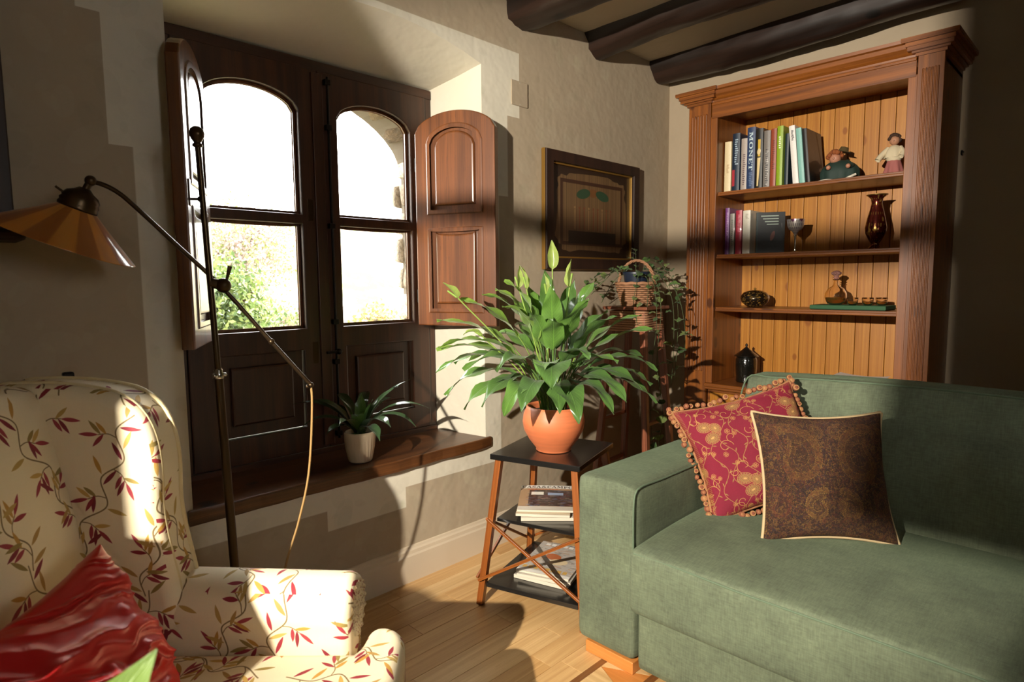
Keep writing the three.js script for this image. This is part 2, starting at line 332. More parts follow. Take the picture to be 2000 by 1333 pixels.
struct(mesh('wall_right', span(XR, XR + 0.25, -0.1, CEIL + 0.2, -0.35, ZR + 0.25, 0), M.taupe), 'taupe plaster wall behind the pine bookcase');
{ // partition on the left, with the narrow window through which the lamp next door shines in
  const o = { z0: 1.20, z1: 1.645, y0: 0.35, y1: 2.03 }, xa = -0.66, xb = -0.60;
  const w = structGroup('wall_left', 'taupe partition wall left of the picture with a narrow opening');
  mesh('wall_part', span(xa, xb, -0.1, CEIL + 0.2, -0.35, o.z0, 0), M.taupe, w); mesh('wall_part', span(xa, xb, 1.6, CEIL + 0.2, o.z1, ZR + 0.25, 0), M.taupe, w); mesh('wall_part', span(xa, xb, -0.1, 1.6, 1.75, ZR + 0.25, 0), M.taupe, w); mesh('wall_part', span(xa, xb, -0.1, o.y0, o.z1, 1.75, 0), M.taupe, w);
  mesh('wall_part', span(xa, xb, o.y1, CEIL + 0.2, o.z0, o.z1, 0), M.taupe, w); mesh('wall_part', span(xa, xb, -0.1, o.y0, o.z0, o.z1, 0), M.taupe, w);
  struct(mesh('wall_next_room', span(XL - 0.25, XL, -0.1, CEIL + 0.2, -0.35, ZR + 0.25, 0), M.taupe), 'far wall of the room next door, out of sight');
  const f = structGroup('window_2', 'narrow internal window with thin glazing bars left of the picture');
  for (const [y, h] of [[1.808, 0.03]]) mesh('glazing_bar', span(-0.60, -0.585, y - h / 2, y + h / 2, o.z0 - 0.02, o.z1 + 0.02, 0.001, 'z'), M.walnut, f);
  mesh('casing', span(-0.60, -0.588, o.y0 - 0.05, o.y0, o.z0 - 0.05, 1.85, 0.002, 'z'), M.walnut, f);
}
{ // behind the camera: a small window lets in more of the day
  const w = structGroup('wall_rear', 'plain taupe wall with a small window behind the camera'), o = { x0: 0.30, x1: 0.74, y0: 1.25, y1: 1.92 };
  mesh('wall_part', span(XL - 0.25, o.x0, -0.1, CEIL + 0.2, ZR, ZR + 0.25, 0), M.taupe, w); mesh('wall_part', span(o.x1, XR + 0.25, -0.1, CEIL + 0.2, ZR, ZR + 0.25, 0), M.taupe, w);
  mesh('wall_part', span(o.x0, o.x1, -0.1, o.y0, ZR, ZR + 0.25, 0), M.taupe, w); mesh('wall_part', span(o.x0, o.x1, o.y1, CEIL + 0.2, ZR, ZR + 0.25, 0), M.taupe, w);
  const f = structGroup('window_3', 'small wooden window behind the camera');
  for (const [a, b, c, d] of [[o.x0, o.x0 + 0.04, o.y0, o.y1], [o.x1 - 0.04, o.x1, o.y0, o.y1], [o.x0, o.x1, o.y0, o.y0 + 0.04], [o.x0, o.x1, o.y1 - 0.04, o.y1]]) mesh('frame_bar', span(a, b, c, d, ZR + 0.1, ZR + 0.14, 0.003), M.walnut, f);
  mesh('pane', new THREE.PlaneGeometry(o.x1 - o.x0 - 0.06, o.y1 - o.y0 - 0.06).rotateY(PI).translate((o.x0 + o.x1) / 2, (o.y0 + o.y1) / 2, ZR + 0.12), M.glass, f);
}
struct(mesh('ceiling', span(XL - 0.25, XR + 0.25, CEIL, CEIL + 0.25, -0.35, ZR + 0.25, 0), M.ceil), 'cream plaster ceiling between dark log beams');

// skirting boards
function skirting(name, len, pos, ry, label) {
  const prof = shapeOf([[0, 0], [0.018, 0], [0.018, 0.112], [0.014, 0.12], [0.013, 0.134], [0.008, 0.141], [0.006, 0.15], [0, 0.152]]);
  const g = new THREE.ExtrudeGeometry(prof, { depth: len, bevelEnabled: false });
  const m = mesh(name, buv(g), M.baseboard); m.position.set(...pos); m.rotation.y = ry; struct(m, label);
}
skirting('baseboard_front', XR - XL - 0.01, [XR - 0.005, 0, 0.0], -PI / 2, 'pale moulded skirting board under the window');
skirting('baseboard_right', ZR - 0.02, [XR, 0, ZR], PI, 'pale moulded skirting board along the bookcase wall');

// floor: boards along the window wall, an inlaid border near the sofa
{
  const fl = structGroup('floor', 'honey oak board floor with an inlaid border by the sofa');
  mesh('floor_base', span(XL - 0.25, XR + 0.25, -0.12, -0.014, -0.35, ZR + 0.25, 0), std(0x7a5836, 0.8), fl);
  const lens = [0.55, 0.75, 0.95, 1.2], W = 0.091, gap = 0.0012, cache = [];
  lens.forEach((l) => { const row = []; for (let k = 0; k < 3; k++) row.push(box(l - gap, 0.014, W - gap, 0, -0.007, 0, 0.0009, 'x')); cache.push(row); });
  const rows = []; for (let i = 0; i < 10; i++) rows.push(0.018 + W * (i + 0.5) - 0.012);
  for (let i = 0; i < 15; i++) rows.push(1.105 + W * (i + 0.5));
  rows.forEach((z, ri) => {
    let x = -1.3 - rr(0, 0.6), q = Math.floor(rr(0, 4));
    while (x < XR - 0.06) {
      let li = Math.floor(rr(0, 4)), l = lens[li]; 
      const oi = Math.floor(rr(0, 5));
      const end = Math.min(x + l, XR), m = mesh('floor_plank', cache[li][Math.floor(rr(0, 3))], M.oak[oi], fl);
      m.scale.x = (end - x) / l; m.position.set((x + end) / 2, 0, z);
      x = end;
    }
  });
  // far part of the room, out of sight
  mesh('floor_rest', span(XL, XR, -0.014, 0, 2.47, ZR, 0, 'x'), M.oak[1], fl);
  mesh('floor_rest', span(XL, -1.3, -0.014, -0.0005, 0.018, 2.47, 0, 'x'), M.oak[1], fl);
  // the inlaid border
  for (const z of [0.927, 1.093]) mesh('inlay_strip', span(-1.3, XR, -0.014, 0, z - 0.012, z + 0.012, 0.0006, 'x'), M.inlayDark, fl);
  const side = 0.142, tri = (flip) => { const s = shapeOf(flip ? [[-side / 2 + 0.001, side / 2], [0, -side / 2 + 0.002], [side / 2 - 0.001, side / 2]].reverse() : [[-side / 2 + 0.001, -side / 2], [side / 2 - 0.001, -side / 2], [0, side / 2 - 0.002]]); return buv(new THREE.ExtrudeGeometry(s, { depth: 0.014, bevelEnabled: false }).rotateX(PI / 2), 'z', rr(0, 1), rr(0, 1)); };
  const tA = tri(false), tB = tri(true);
  for (let i = 0; i < 24; i++) { const x = 0.2 + i * side; const a = mesh('inlay_triangle', tA, M.oak[2], fl); a.position.set(x, 0, 1.01); const b = mesh('inlay_triangle', tB, i % 2 ? M.plinth : M.oak[3], fl); b.position.set(x + side / 2, -0.0002, 1.01); }
  mesh('floor_rest', span(-1.3, 0.13, -0.014, 0, 0.939, 1.081, 0, 'x'), M.oak[1], fl);
}

// round log beams set into the ceiling
function logGeo(r, len, s) {
  const nu = 32, nv = 110, pos = [], uv = [], idx = [];
  for (let j = 0; j <= nv; j++) { const z = j / nv * len, cx = 0.03 * Math.sin(z * 1.3 + s * 2.1) + 0.012 * Math.sin(z * 4.1 + s), cy = 0.018 * Math.sin(z * 1.7 + s * 3.3), R = r * (1 + 0.05 * Math.sin(z * 2.3 + s) + 0.03 * Math.sin(z * 6 + s * 4));
    for (let i = 0; i <= nu; i++) { const a = i / nu * 2 * PI, k = 1 + 0.07 * Math.cos(4 * a + s + z * 0.3) + 0.05 * Math.cos(3 * a + s * 2 - z * 0.9) + 0.09 * (vnoise(i * 0.8 + 40, z * 3, 1e6, 1e6, s * 7 + 1) - 0.5) * 2 + 0.03 * (vnoise(i * 1.7 + 90, z * 14, 1e6, 1e6, s * 9 + 1) - 0.5) * 2; const kk = i === nu ? pos[(j * (nu + 1)) * 3] : null; pos.push(cx + Math.cos(a) * R * k, cy + Math.sin(a) * R * k, z); uv.push(a * r, z); } 
    for (let c = 0; c < 3; c++) pos[(j * (nu + 1) + nu) * 3 + c] = pos[(j * (nu + 1)) * 3 + c]; }
  for (let j = 0; j < nv; j++) for (let i = 0; i < nu; i++) { const a = j * (nu + 1) + i, b = a + 1, c = a + nu + 1, d = c + 1; idx.push(a, b, c, b, d, c); }
  const g = new THREE.BufferGeometry(); g.setAttribute('position', new THREE.Float32BufferAttribute(pos, 3)); g.setAttribute('uv', new THREE.Float32BufferAttribute(uv, 2)); g.setIndex(idx);
  return smoothN(g);
}
[[3.33, 'dark round log beam nearest the bookcase'], [2.77, 'dark round log beam ending above the framed picture'], [2.16, 'dark round log beam ending above the wall cover plate'], [1.56, 'dark round log beam above the right shutter, out of frame'], [0.98, 'dark round log beam above the window centre, out of frame'], [0.40, 'dark round log beam above the floor lamp, out of frame']].forEach(([x, label], i) => {
  const b = mesh('ceiling_beam', logGeo(0.118, ZR + 0.02, i + 1), M.beam); b.position.set(x, 2.562, -0.01); tag(b, label, 'beam', 'log ceiling beams');
});

// ------------------------------------------------------------------ window
const win = structGroup('window_1', 'dark wooden double casement window with arched panes and open shutters');
{
  const z0 = WIN.z - 0.05, f = (...a) => span(...a);
  mesh('frame', join([f(WIN.x0, WIN.x0 + 0.04, WIN.y0, WIN.y1, z0, WIN.z), f(WIN.x1 - 0.04, WIN.x1, WIN.y0, WIN.y1, z0, WIN.z), f(WIN.x0, WIN.x1, WIN.y1 - 0.04, WIN.y1, z0, WIN.z + 0.004), f(WIN.x0, WIN.x1, WIN.y0, WIN.y0 + 0.03, z0, WIN.z + 0.006)]), M.walnut, win);
  const archHole = (x0, x1, y0, ys, yp) => { const h = new THREE.Path(); h.moveTo(x0, y0); h.lineTo(x0, ys); for (let i = 0; i <= 20; i++) { const t = i / 20; h.lineTo(lerp(x0, x1, t), ys + (yp - ys) * Math.sqrt(Math.max(0, 1 - (2 * t - 1) ** 2)) ** 1.15); } h.lineTo(x1, y0); h.closePath(); return h; };
  const rectHole = (x0, x1, y0, y1) => archHole(x0, x1, y0, y1, y1);
  for (const [sx0, sx1, gx0, gx1] of [[0.722, 1.262, 0.81, 1.178], [1.265, 1.805, 1.349, 1.718]]) {
    const sash = new THREE.Group(); sash.name = 'sash'; win.add(sash);
    const s = shapeOf([[sx0, 0.565], [sx1, 0.565], [sx1, 2.12], [sx0, 2.12]]);
    s.holes.push(archHole(gx0, gx1, 1.542, 1.95, 2.026), rectHole(gx0, gx1, 1.078, 1.503), rectHole(gx0 + 0.012, gx1 - 0.012, 0.668, 0.99));
    mesh('sash_frame', extr(s, 0.034, 0.004).translate(0, 0, WIN.z - 0.028), M.walnut, sash);
    for (const [y0, ys, yp] of [[1.542, 1.95, 2.026], [1.078, 1.503, 1.503]]) {
      // inner bead and pane
      const o = new THREE.Shape(archHole(gx0 - 0.001, gx1 + 0.001, y0 - 0.001, ys, yp + 0.001).getPoints()); o.holes.push(archHole(gx0 + 0.009, gx1 - 0.009, y0 + 0.009, ys - 0.004, yp - 0.009));
      mesh('glazing_bead', extr(o, 0.010, 0.003).translate(0, 0, WIN.z - 0.028), M.shutter, sash);
      const pane = new THREE.ShapeGeometry(new THREE.Shape(archHole(gx0, gx1, y0, ys, yp).getPoints())).translate(0, 0, WIN.z - 0.024);
      mesh('pane', pane, M.glass, sash);
    }
    const pw = shapeOf([[gx0 + 0.014, 0.67], [gx1 - 0.014, 0.67], [gx1 - 0.014, 0.988], [gx0 + 0.014, 0.988]]);
    const pi = shapeOf([[gx0 + 0.06, 0.716], [gx1 - 0.06, 0.716], [gx1 - 0.06, 0.942], [gx0 + 0.06, 0.942]]);
    mesh('panel', join([extr(pw, 0.012, 0.002).translate(0, 0, WIN.z - 0.026), extr(pi, 0.016, 0.009).translate(0, 0, WIN.z - 0.018)]), M.walnut, sash);
  }
  // astragal and cremone bolt in the middle
  mesh('meeting_strip', span(1.235, 1.285, 0.575, 2.11, WIN.z + 0.004, WIN.z + 0.018, 0.005), M.walnut, win);
  const bolt = mesh('cremone_bolt', join([rod(V3(1.302, 0.6, WIN.z + 0.024), V3(1.302, 2.1, WIN.z + 0.024), 0.0055), ...[0.62, 0.93, 1.10, 1.5, 1.9, 2.08].map((y) => box(0.026, 0.022, 0.022, 1.302, y, WIN.z + 0.02))]), M.iron, win);
  mesh('bolt_handle', join([sphere(0.013, 1.302, 0.975, WIN.z + 0.045), rod(V3(1.302, 0.975, WIN.z + 0.02), V3(1.302, 0.975, WIN.z + 0.05), 0.007), rod(V3(1.245, 0.975, WIN.z + 0.048), V3(1.302, 0.975, WIN.z + 0.046), 0.006)]), M.iron, bolt);
  for (const [x, y] of [[1.215, 1.56], [1.215, 0.975]]) mesh('lock_plate', span(x - 0.013, x + 0.013, y - 0.045, y + 0.045, WIN.z + 0.003, WIN.z + 0.012, 0.003), M.bronze, win);
  // the deep worn board that forms the seat
  const N = 40, top = [], fr = (i) => 0.026 + 0.003 * Math.sin(i * 0.35) + 0.0022 * Math.sin(i * 1.31 + 2);
  const s = new THREE.Shape(); s.moveTo(0.684, -WIN.z + 0.02); s.lineTo(0.62, 0.0); s.lineTo(0.604, -0.004);
  for (let i = 0; i <= N; i++) s.lineTo(lerp(0.6, 1.925, i / N), -fr(i) + (i > 36 ? (i - 36) * 0.004 : 0));
  s.lineTo(1.93, -0.003); s.lineTo(1.905, 0.0); s.lineTo(1.843, -WIN.z + 0.02);
  const sill = extr(s, 0.036, 0.007, 'x', 8, 3).rotateX(-PI / 2).translate(0, 0.4975, 0);
  mesh('window_sill', buv(sill, 'x', 0.3, 0.2), M.sill, win);

  // shutters, hinged on the sashes and standing open into the room
  function shutter(hx, hz, fx, fz, flip) {
    const g = new THREE.Group(); g.name = 'shutter'; win.add(g);
    const w = Math.hypot(fx - hx, fz - hz), y0 = 1.064, ys = 1.935, yp = 2.022, th = 0.03;
    const out = new THREE.Shape(archHole(0, w, y0, ys, yp).getPoints());
    out.holes.push(archHole(0.062, w - 0.062, 1.57, ys - 0.045, yp - 0.055), rectHole(0.062, w - 0.062, y0 + 0.06, 1.51));
    mesh('shutter_frame', extr(out, th, 0.005, 'y', 16).translate(0, 0, -th / 2), M.shutter, g);
    const up = [[1.572, ys - 0.047, yp - 0.057], [y0 + 0.062, 1.508, 1.508]];
    for (const [a, b, c] of up) {
      const base = new THREE.Shape(archHole(0.06, w - 0.06, a - 0.002, b, c + 0.002).getPoints());
      const field = new THREE.Shape(archHole(0.098, w - 0.098, a + 0.038, b - 0.018, c - 0.03).getPoints());
      mesh('panel', join([extr(base, 0.008, 0.001).translate(0, 0, -0.004), extr(field, 0.02, 0.011, 'y', 16, 3).translate(0, 0, -0.010)]), M.shutter, g);
      const ring = new THREE.Shape(archHole(0.058, w - 0.058, a - 0.004, b, c + 0.004).getPoints()); ring.holes.push(archHole(0.072, w - 0.072, a + 0.011, b - 0.006, c - 0.012));
      mesh('moulding', extr(ring, 0.037, 0.006, 'y', 16).translate(0, 0, -0.0185), M.shutter, g);
    }
    for (const y of [1.2, 1.8]) mesh('hinge', join([rod(V3(-0.006, y - 0.03, 0), V3(-0.006, y + 0.03, 0), 0.007), span(-0.004, 0.02, y - 0.025, y + 0.025, -0.018, 0.018, 0.002)]), M.iron, g);
    if (flip) mesh('latch', join([span(w - 0.045, w - 0.02, 1.50, 1.58, -0.024, -0.016, 0.002), rod(V3(w - 0.03, 1.52, -0.045), V3(w - 0.03, 1.52, -0.02), 0.004), sphere(0.009, w - 0.03, 1.52, -0.05)]), M.bronze, g);
    g.position.set(hx, 0, hz); g.rotation.y = -Math.atan2(fz - hz, fx - hx);
  }
  shutter(1.733, -0.262, 1.895, 0.098, false);
  shutter(0.795, -0.262, 0.611, 0.088, true);
}

// ------------------------------------------------------------------ outside the window
const stoneTex = dataTex(256, 256, (u, v) => { const n = fbm(u * 7, v * 7, 7, 7, 5, 91), m = fbm(u * 30, v * 30, 30, 30, 2, 5); const k = 0.6 + 0.55 * n + 0.2 * (m - 0.5); return [186 * k, 172 * k, 152 * k]; }, true, [0.5, 0.5]);
M.stone = new THREE.MeshStandardMaterial({ map: stoneTex, roughness: 0.9, bumpMap: stoneTex, bumpScale: 0.012 });
M.stoneB = new THREE.MeshStandardMaterial({ map: stoneTex, color: 0xb0a8a0, roughness: 0.9, bumpMap: stoneTex, bumpScale: 0.012 });
M.stoneD = new THREE.MeshStandardMaterial({ map: stoneTex, color: 0x7a6a52, roughness: 0.9, bumpMap: stoneTex, bumpScale: 0.012 }); M.stoneE = new THREE.MeshStandardMaterial({ map: stoneTex, color: 0x948468, roughness: 0.9, bumpMap: stoneTex, bumpScale: 0.012 });
M.mortar = plaster(0x5e5446, 'mortar', 16);
const ext = structGroup('wall_outer', 'outer stone wall with an arched opening and rough jamb stones');
{
  const zi = -0.41, zo = -0.82, ax0 = 0.50, ax1 = 2.03, spring = 1.832, crown = 2.232;
  const s = shapeOf([[XL - 0.3, -0.6], [XR + 0.3, -0.6], [XR + 0.3, 3.4], [XL - 0.3, 3.4]]), h = new THREE.Path();
  h.moveTo(ax0, 0.45); h.lineTo(ax1, 0.45); h.lineTo(ax1, spring);
  for (let i = 0; i <= 24; i++) { const a = i / 24 * PI; h.lineTo((ax0 + ax1) / 2 + Math.cos(a) * (ax1 - ax0) / 2, spring + Math.sin(a) * (crown - spring)); }
  s.holes.push(h);
  mesh('masonry', buv(new THREE.ExtrudeGeometry(s, { depth: zi - zo, bevelEnabled: false }).translate(0, 0, zo)), M.mortar, ext);
  // jamb stones, rough and uneven
  const mk = (sd) => { const g = new THREE.IcosahedronGeometry(0.5, 2), p = g.attributes.position, v = V3(); for (let i = 0; i < p.count; i++) { v.fromBufferAttribute(p, i); const q = 0.5 * Math.pow(Math.abs(v.x) ** 6 + Math.abs(v.y) ** 6 + Math.abs(v.z) ** 6, -1 / 6); v.multiplyScalar(q * (0.92 + 0.2 * (vnoise(v.x * 4 + 9, v.y * 4 + v.z * 3 + 9, 1e6, 1e6, sd) - 0.5))); p.setXYZ(i, v.x, v.y, v.z); } return smoothN(buv(g)); };
  const st = [1, 2, 3, 4].map(mk);
  let y = 0.5;
  for (let r = 0; r < 9; r++) {
    const hh = rr(0.13, 0.2); let z = zi - 0.015;
    while (z > zo - 0.02) { const l = Math.min(rr(0.12, 0.22), z - zo + 0.06); const m = mesh('stone', st[Math.floor(rr(0, 4))], rnd() > 0.5 ? M.stone : M.stoneB, ext); m.scale.set(0.13, hh * 0.93, l * 0.93); m.position.set(ax1 + 0.035 + rr(-0.012, 0.012), y + hh / 2, z - l / 2); z -= l; }
    y += hh;
  }
  // arch stones
  for (let i = 0; i < 13; i++) { const a = (i + 0.5) / 13 * PI * 0.98 + 0.03; const m = mesh('arch_stone', st[i % 4], i % 3 ? M.stoneD : M.stoneE, ext); m.scale.set(0.15, 0.17, 0.40); m.position.set((ax0 + ax1) / 2 + Math.cos(a) * ((ax1 - ax0) / 2 + 0.07), spring + Math.sin(a) * (crown - spring + 0.07), (zi + zo) / 2); m.rotation.z = a; }
  mesh('outer_sill', span(ax0, ax1, 0.40, 0.50, zo - 0.05, WIN.z - 0.05, 0.01, 'x'), M.stoneB, ext);
}
// hillside
{
  const g = new THREE.PlaneGeometry(60, 40, 60, 40), p = g.attributes.position;
  for (let i = 0; i < p.count; i++) { const x = p.getX(i), t = (p.getY(i) + 20) / 40; const z = -1.2 - t * 40; const h = -1.2 + 4.0 * smooth(0.07, 0.36, t) + 3.2 * smooth(0.25, 1, t) * (0.4 + 0.6 * fbm(x * 0.06 + 5, t * 3, 1e6, 1e6, 3, 8)) - 0.035 * (x - 4) + 0.5 * (fbm(x * 0.5 + 50, t * 14, 1e6, 1e6, 3, 2) - 0.5); p.setXYZ(i, x + 8, h, z); }
  const hillTex = dataTex(512, 512, (u, v) => { const n = fbm(u * 9, v * 9, 9, 9, 5, 12), m = fbm(u * 40, v * 40, 40, 40, 3, 33); let c = mixc([132, 116, 98], [92, 106, 48], smooth(0.42, 0.56, n)); c = mixc(c, [160, 136, 124], smooth(0.55, 0.68, m) * 0.8); return c; }, true);
  g.attributes.uv.array.forEach((_, i, a) => { a[i] *= i % 2 ? 9 : 13; });
  const hill = mesh('hillside', smoothN(g), new THREE.MeshStandardMaterial({ map: hillTex, roughness: 1 }));
  hill.userData.kind = 'structure'; hill.userData.label = 'sunlit grassy hillside seen through the window';
}
const tuft = (() => { const g = []; for (let i = 0; i < 8; i++) { const a = rr(0, 6.28), b = new THREE.PlaneGeometry(0.024, 0.042, 1, 2); const p = b.attributes.position; for (let k = 0; k < p.count; k++) { const y = (p.getY(k) + 0.021) / 0.042; p.setX(k, p.getX(k) * Math.sin(PI * clamp(y, 0.06, 0.98)) ); p.setZ(k, 0.014 * y * y); } g.push(b.rotateX(rr(-1, 1)).rotateY(a).translate(rr(-0.09, 0.09), rr(-0.09, 0.09), rr(-0.09, 0.09))); } return join(g); })();
function bush(x, y, z, rx, ry, n, mats, label, name = 'bush') {
  const t = thing(name, label, 'bush', 'bushes outside the window', [x, y, z]);
  mesh('stem', join([0, 1, 2, 3].map((i) => tube([[0, -ry, 0], [rr(-0.2, 0.2) * rx, 0, rr(-0.2, 0.2)], [rr(-0.6, 0.6) * rx, ry * 0.6, rr(-0.3, 0.3)]], 0.02, 8, 5))), M.walnut, t);
  mats.forEach((mat, mi) => {
    const im = new THREE.InstancedMesh(tuft, mat, Math.round(n / mats.length)); im.name = 'foliage'; im.userData.kind = 'stuff'; im.castShadow = im.receiveShadow = true;
    const m = new THREE.Matrix4(), q = new THREE.Quaternion(), e = new THREE.Euler();
    for (let i = 0; i < im.count; i++) { const a = rr(0, 6.28), c = rr(-1, 1), r = Math.pow(rnd(), 0.4) * (0.75 + 0.4 * vnoise(a * 2 + 9, c * 3 + 9, 1e6, 1e6, 5 + mi)); const sn = Math.sqrt(1 - c * c); const s = rr(0.7, 1.5); m.compose(V3(Math.cos(a) * sn * rx * r, c * ry * r, Math.sin(a) * sn * rx * 0.7 * r), q.setFromEuler(e.set(rr(0, 6), rr(0, 6), rr(0, 6))), V3(s, s, s)); im.setMatrixAt(i, m); }
    t.add(im);
  });
}
const fol = (r, g, b) => new THREE.MeshPhysicalMaterial({ color: new THREE.Color().setRGB(r, g, b), roughness: 0.95, transmission: 0.3, thickness: 0, side: THREE.DoubleSide });
M.fGreen = fol(0.12, 0.18, 0.035); M.fDark = fol(0.06, 0.1, 0.025); M.fLime = fol(0.2, 0.24, 0.06); M.fGold = fol(0.3, 0.2, 0.05); M.fPink = fol(0.3, 0.22, 0.19);
bush(1.95, 0.72, -3.6, 0.55, 0.8, 2400, [M.fGreen, M.fDark, M.fLime], 'tall green bush close outside the left lower pane');
bush(2.95, 0.35, -4.6, 0.75, 0.75, 1700, [M.fPink, M.fLime, M.fGreen], 'low pinkish bush right of the tall green bush');
bush(3.78, 0.55, -3.9, 0.36, 0.42, 900, [M.fGold, M.fLime, M.fPink], 'golden flowering bush beyond the right lower pane');
bush(3.5, 1.75, -7.2, 1.1, 0.75, 1500, [M.fPink, M.fLime, M.fPink], 'pale bush higher up the slope behind the left sash');
{
  const hoop = mesh('garden_hoop', tube([[2.33, -0.4, -2.7], [2.33, 0.75, -2.7], [2.36, 1.0, -2.7], [2.44, 1.16, -2.7], [2.56, 1.22, -2.7], [2.68, 1.14, -2.7], [2.72, -0.4, -2.7]], 0.014, 40, 8), std(0xe8e2da, 0.5));
  tag(hoop, 'white curved garden hoop seen through the left lower pane', 'hoop');
}

// ------------------------------------------------------------------ bookcase
const BK = { x0: 3.10, x1: 3.455, z0: 0.345, z1: 1.495, oz0: 0.505, oz1: 1.365, yb: 0.705, yt: 2.107 };
{
  const t = thing('bookcase', 'tall pine bookcase with fluted pilasters, open shelves and lower cupboard', 'bookcase');
  const { x0, x1, z0, z1, oz0, oz1, yb, yt } = BK;
  mesh('side_panel', span(x0 + 0.02, x1, 0, 2.2, z0, z0 + 0.022, 0.002), M.pineFrame, t);
  mesh('side_panel', span(x0 + 0.02, x1, 0, 2.2, z1 - 0.022, z1, 0.002), M.pineFrame, t);
  for (const z of [oz0 - 0.02, oz1]) mesh('inner_side', span(x0 + 0.015, x1 - 0.012, yb, 2.16, z, z + 0.02, 0.002), M.pineFrame, t);
  // back boards
  const nb = 13, w = (oz1 - oz0 + 0.03) / nb;
  for (let i = 0; i < nb; i++) mesh('back_plank', span(x1 - 0.014, x1 - 0.002, yb - 0.02, 2.16, oz0 - 0.015 + i * w + 0.0012, oz0 - 0.015 + (i + 1) * w - 0.0012, 0.0025), M.pine[i % 3], t);
  mesh('back_sheet', span(x1 - 0.002, x1 + 0.006, 0, 2.2, z0 + 0.01, z1 - 0.01, 0), M.pineFrame, t);
  // shelves, moulded front edge
  for (const y of [1.727, 1.398, 1.116]) mesh('shelf', join([span(x0 + 0.03, x1 - 0.014, y - 0.02, y, oz0, oz1, 0.002, 'z'), span(x0 + 0.022, x0 + 0.034, y - 0.022, y - 0.008, oz0, oz1, 0.004, 'z')]), M.pineFrame, t);
  mesh('top_board', span(x0 + 0.02, x1, 2.15, 2.17, z0, z1, 0.002, 'z'), M.pineFrame, t);
  mesh('frieze', join([span(x0, x0 + 0.022, yt, 2.19, oz0 - 0.03, oz1 + 0.03, 0.002, 'z'), span(x0 - 0.006, x0 + 0.01, 2.172, 2.186, oz0 - 0.03, oz1 + 0.03, 0.004, 'z')]), M.pineFrame, t);
  for (const z of [oz0 - 0.035, oz1]) mesh('stile', span(x0 + 0.003, x0 + 0.024, yb, yt + 0.01, z, z + 0.035, 0.002), M.pineFrame, t);
  // fluted pilasters: a base board and five reeds with grooves between
  for (const [a, b] of [[z0, oz0 - 0.035], [oz1 + 0.035, z1]]) {
    const pil = mesh('pilaster', span(x0 - 0.004, x0 + 0.022, 0, 2.19, a, b, 0.002), M.pineFrame, t), n = 6, ww = (b - a - 0.03) / n;
    for (let i = 0; i < n; i++) { const zc = a + 0.015 + (i + 0.5) * ww; const rg = new THREE.CapsuleGeometry(ww * 0.38, 1.36, 3, 10), ra = rg.attributes.uv; for (let k = 0; k < ra.count; k++) ra.setXY(k, ra.getX(k) * 0.04 + i * 0.13, ra.getY(k) * 1.4); mesh('reed', rg.translate(x0 - 0.003, 1.45, zc), M.pineFrame, pil); }
  }
  // cornice: a moulded profile run along the front and returned on both ends, broken forward over the pilasters
  const prof = [[0, 0], [0.006, 0], [0.008, 0.012], [0.02, 0.02], [0.034, 0.036], [0.04, 0.052], [0.052, 0.056], [0.054, 0.07], [0, 0.07]];
  const run = (len) => buv(new THREE.ExtrudeGeometry(shapeOf(prof.map(([a, b]) => [a, b])), { depth: len, bevelEnabled: false }), 'z', rr(0, 1), rr(0, 1));
  const frontRun = (za, zb, out) => run(zb - za).rotateY(PI).translate(x0 + 0.01 - out, 2.186, zb);
  const corner = (za, zb, out) => {  // a block of cornice with mitred returns, as stacked layers
    const l = []; for (let k = 0; k < prof.length - 2; k++) { const [d0, h0] = prof[k + 0 || 0], [d1, h1] = prof[k + 1]; if (h1 <= h0) continue; const d = Math.max(d0, d1); l.push(span(x0 + 0.01 - out - d, x1, 2.186 + h0, 2.186 + h1, za - d, zb + d, 0, 'z')); } return join(l);
  };
  mesh('cornice', frontRun(oz0 - 0.03, oz1 + 0.03, 0.0), M.pineFrame, t);
  mesh('cornice_block', corner(z0, oz0 - 0.035, 0.014), M.pineFrame, t);
  mesh('cornice_block', corner(oz1 + 0.035, z1, 0.014), M.pineFrame, t);
  mesh('cornice_top', span(x0 + 0.01, x1, 2.186, 2.25, oz0 - 0.04, oz1 + 0.04, 0, 'z'), M.pineFrame, t);
  // lower cupboard
  mesh('ledge', join([span(x0 - 0.02, x1 - 0.014, yb - 0.02, yb, oz0 - 0.035, oz1 + 0.035, 0.006, 'z'), span(x0 - 0.008, x0 + 0.03, yb - 0.035, yb - 0.02, oz0 - 0.035, oz1 + 0.035, 0.004, 'z')]), M.pineFrame, t);
  mesh('cupboard_body', span(x0 + 0.02, x1 - 0.01, 0.06, yb - 0.035, oz0 - 0.03, oz1 + 0.03, 0.002), M.pineFrame, t);
  for (let i = 0; i < 2; i++) {
    const za = lerp(oz0 - 0.01, oz1 + 0.01, i / 2) + 0.004, zb = lerp(oz0 - 0.01, oz1 + 0.01, (i + 1) / 2) - 0.004;
    const d = mesh('door', join([span(x0, x0 + 0.02, 0.1, 0.655, za, za + 0.07, 0.003), span(x0, x0 + 0.02, 0.1, 0.655, zb - 0.07, zb, 0.003), span(x0, x0 + 0.02, 0.585, 0.655, za + 0.07, zb - 0.07, 0.003, 'z'), span(x0, x0 + 0.02, 0.1, 0.18, za + 0.07, zb - 0.07, 0.003, 'z')]), M.pine[i], t);
    mesh('panel', join([span(x0 + 0.010, x0 + 0.02, 0.18, 0.585, za + 0.07, zb - 0.07, 0.002), span(x0 + 0.004, x0 + 0.014, 0.21, 0.555, za + 0.1, zb - 0.1, 0.006)]), M.pine[i], d);
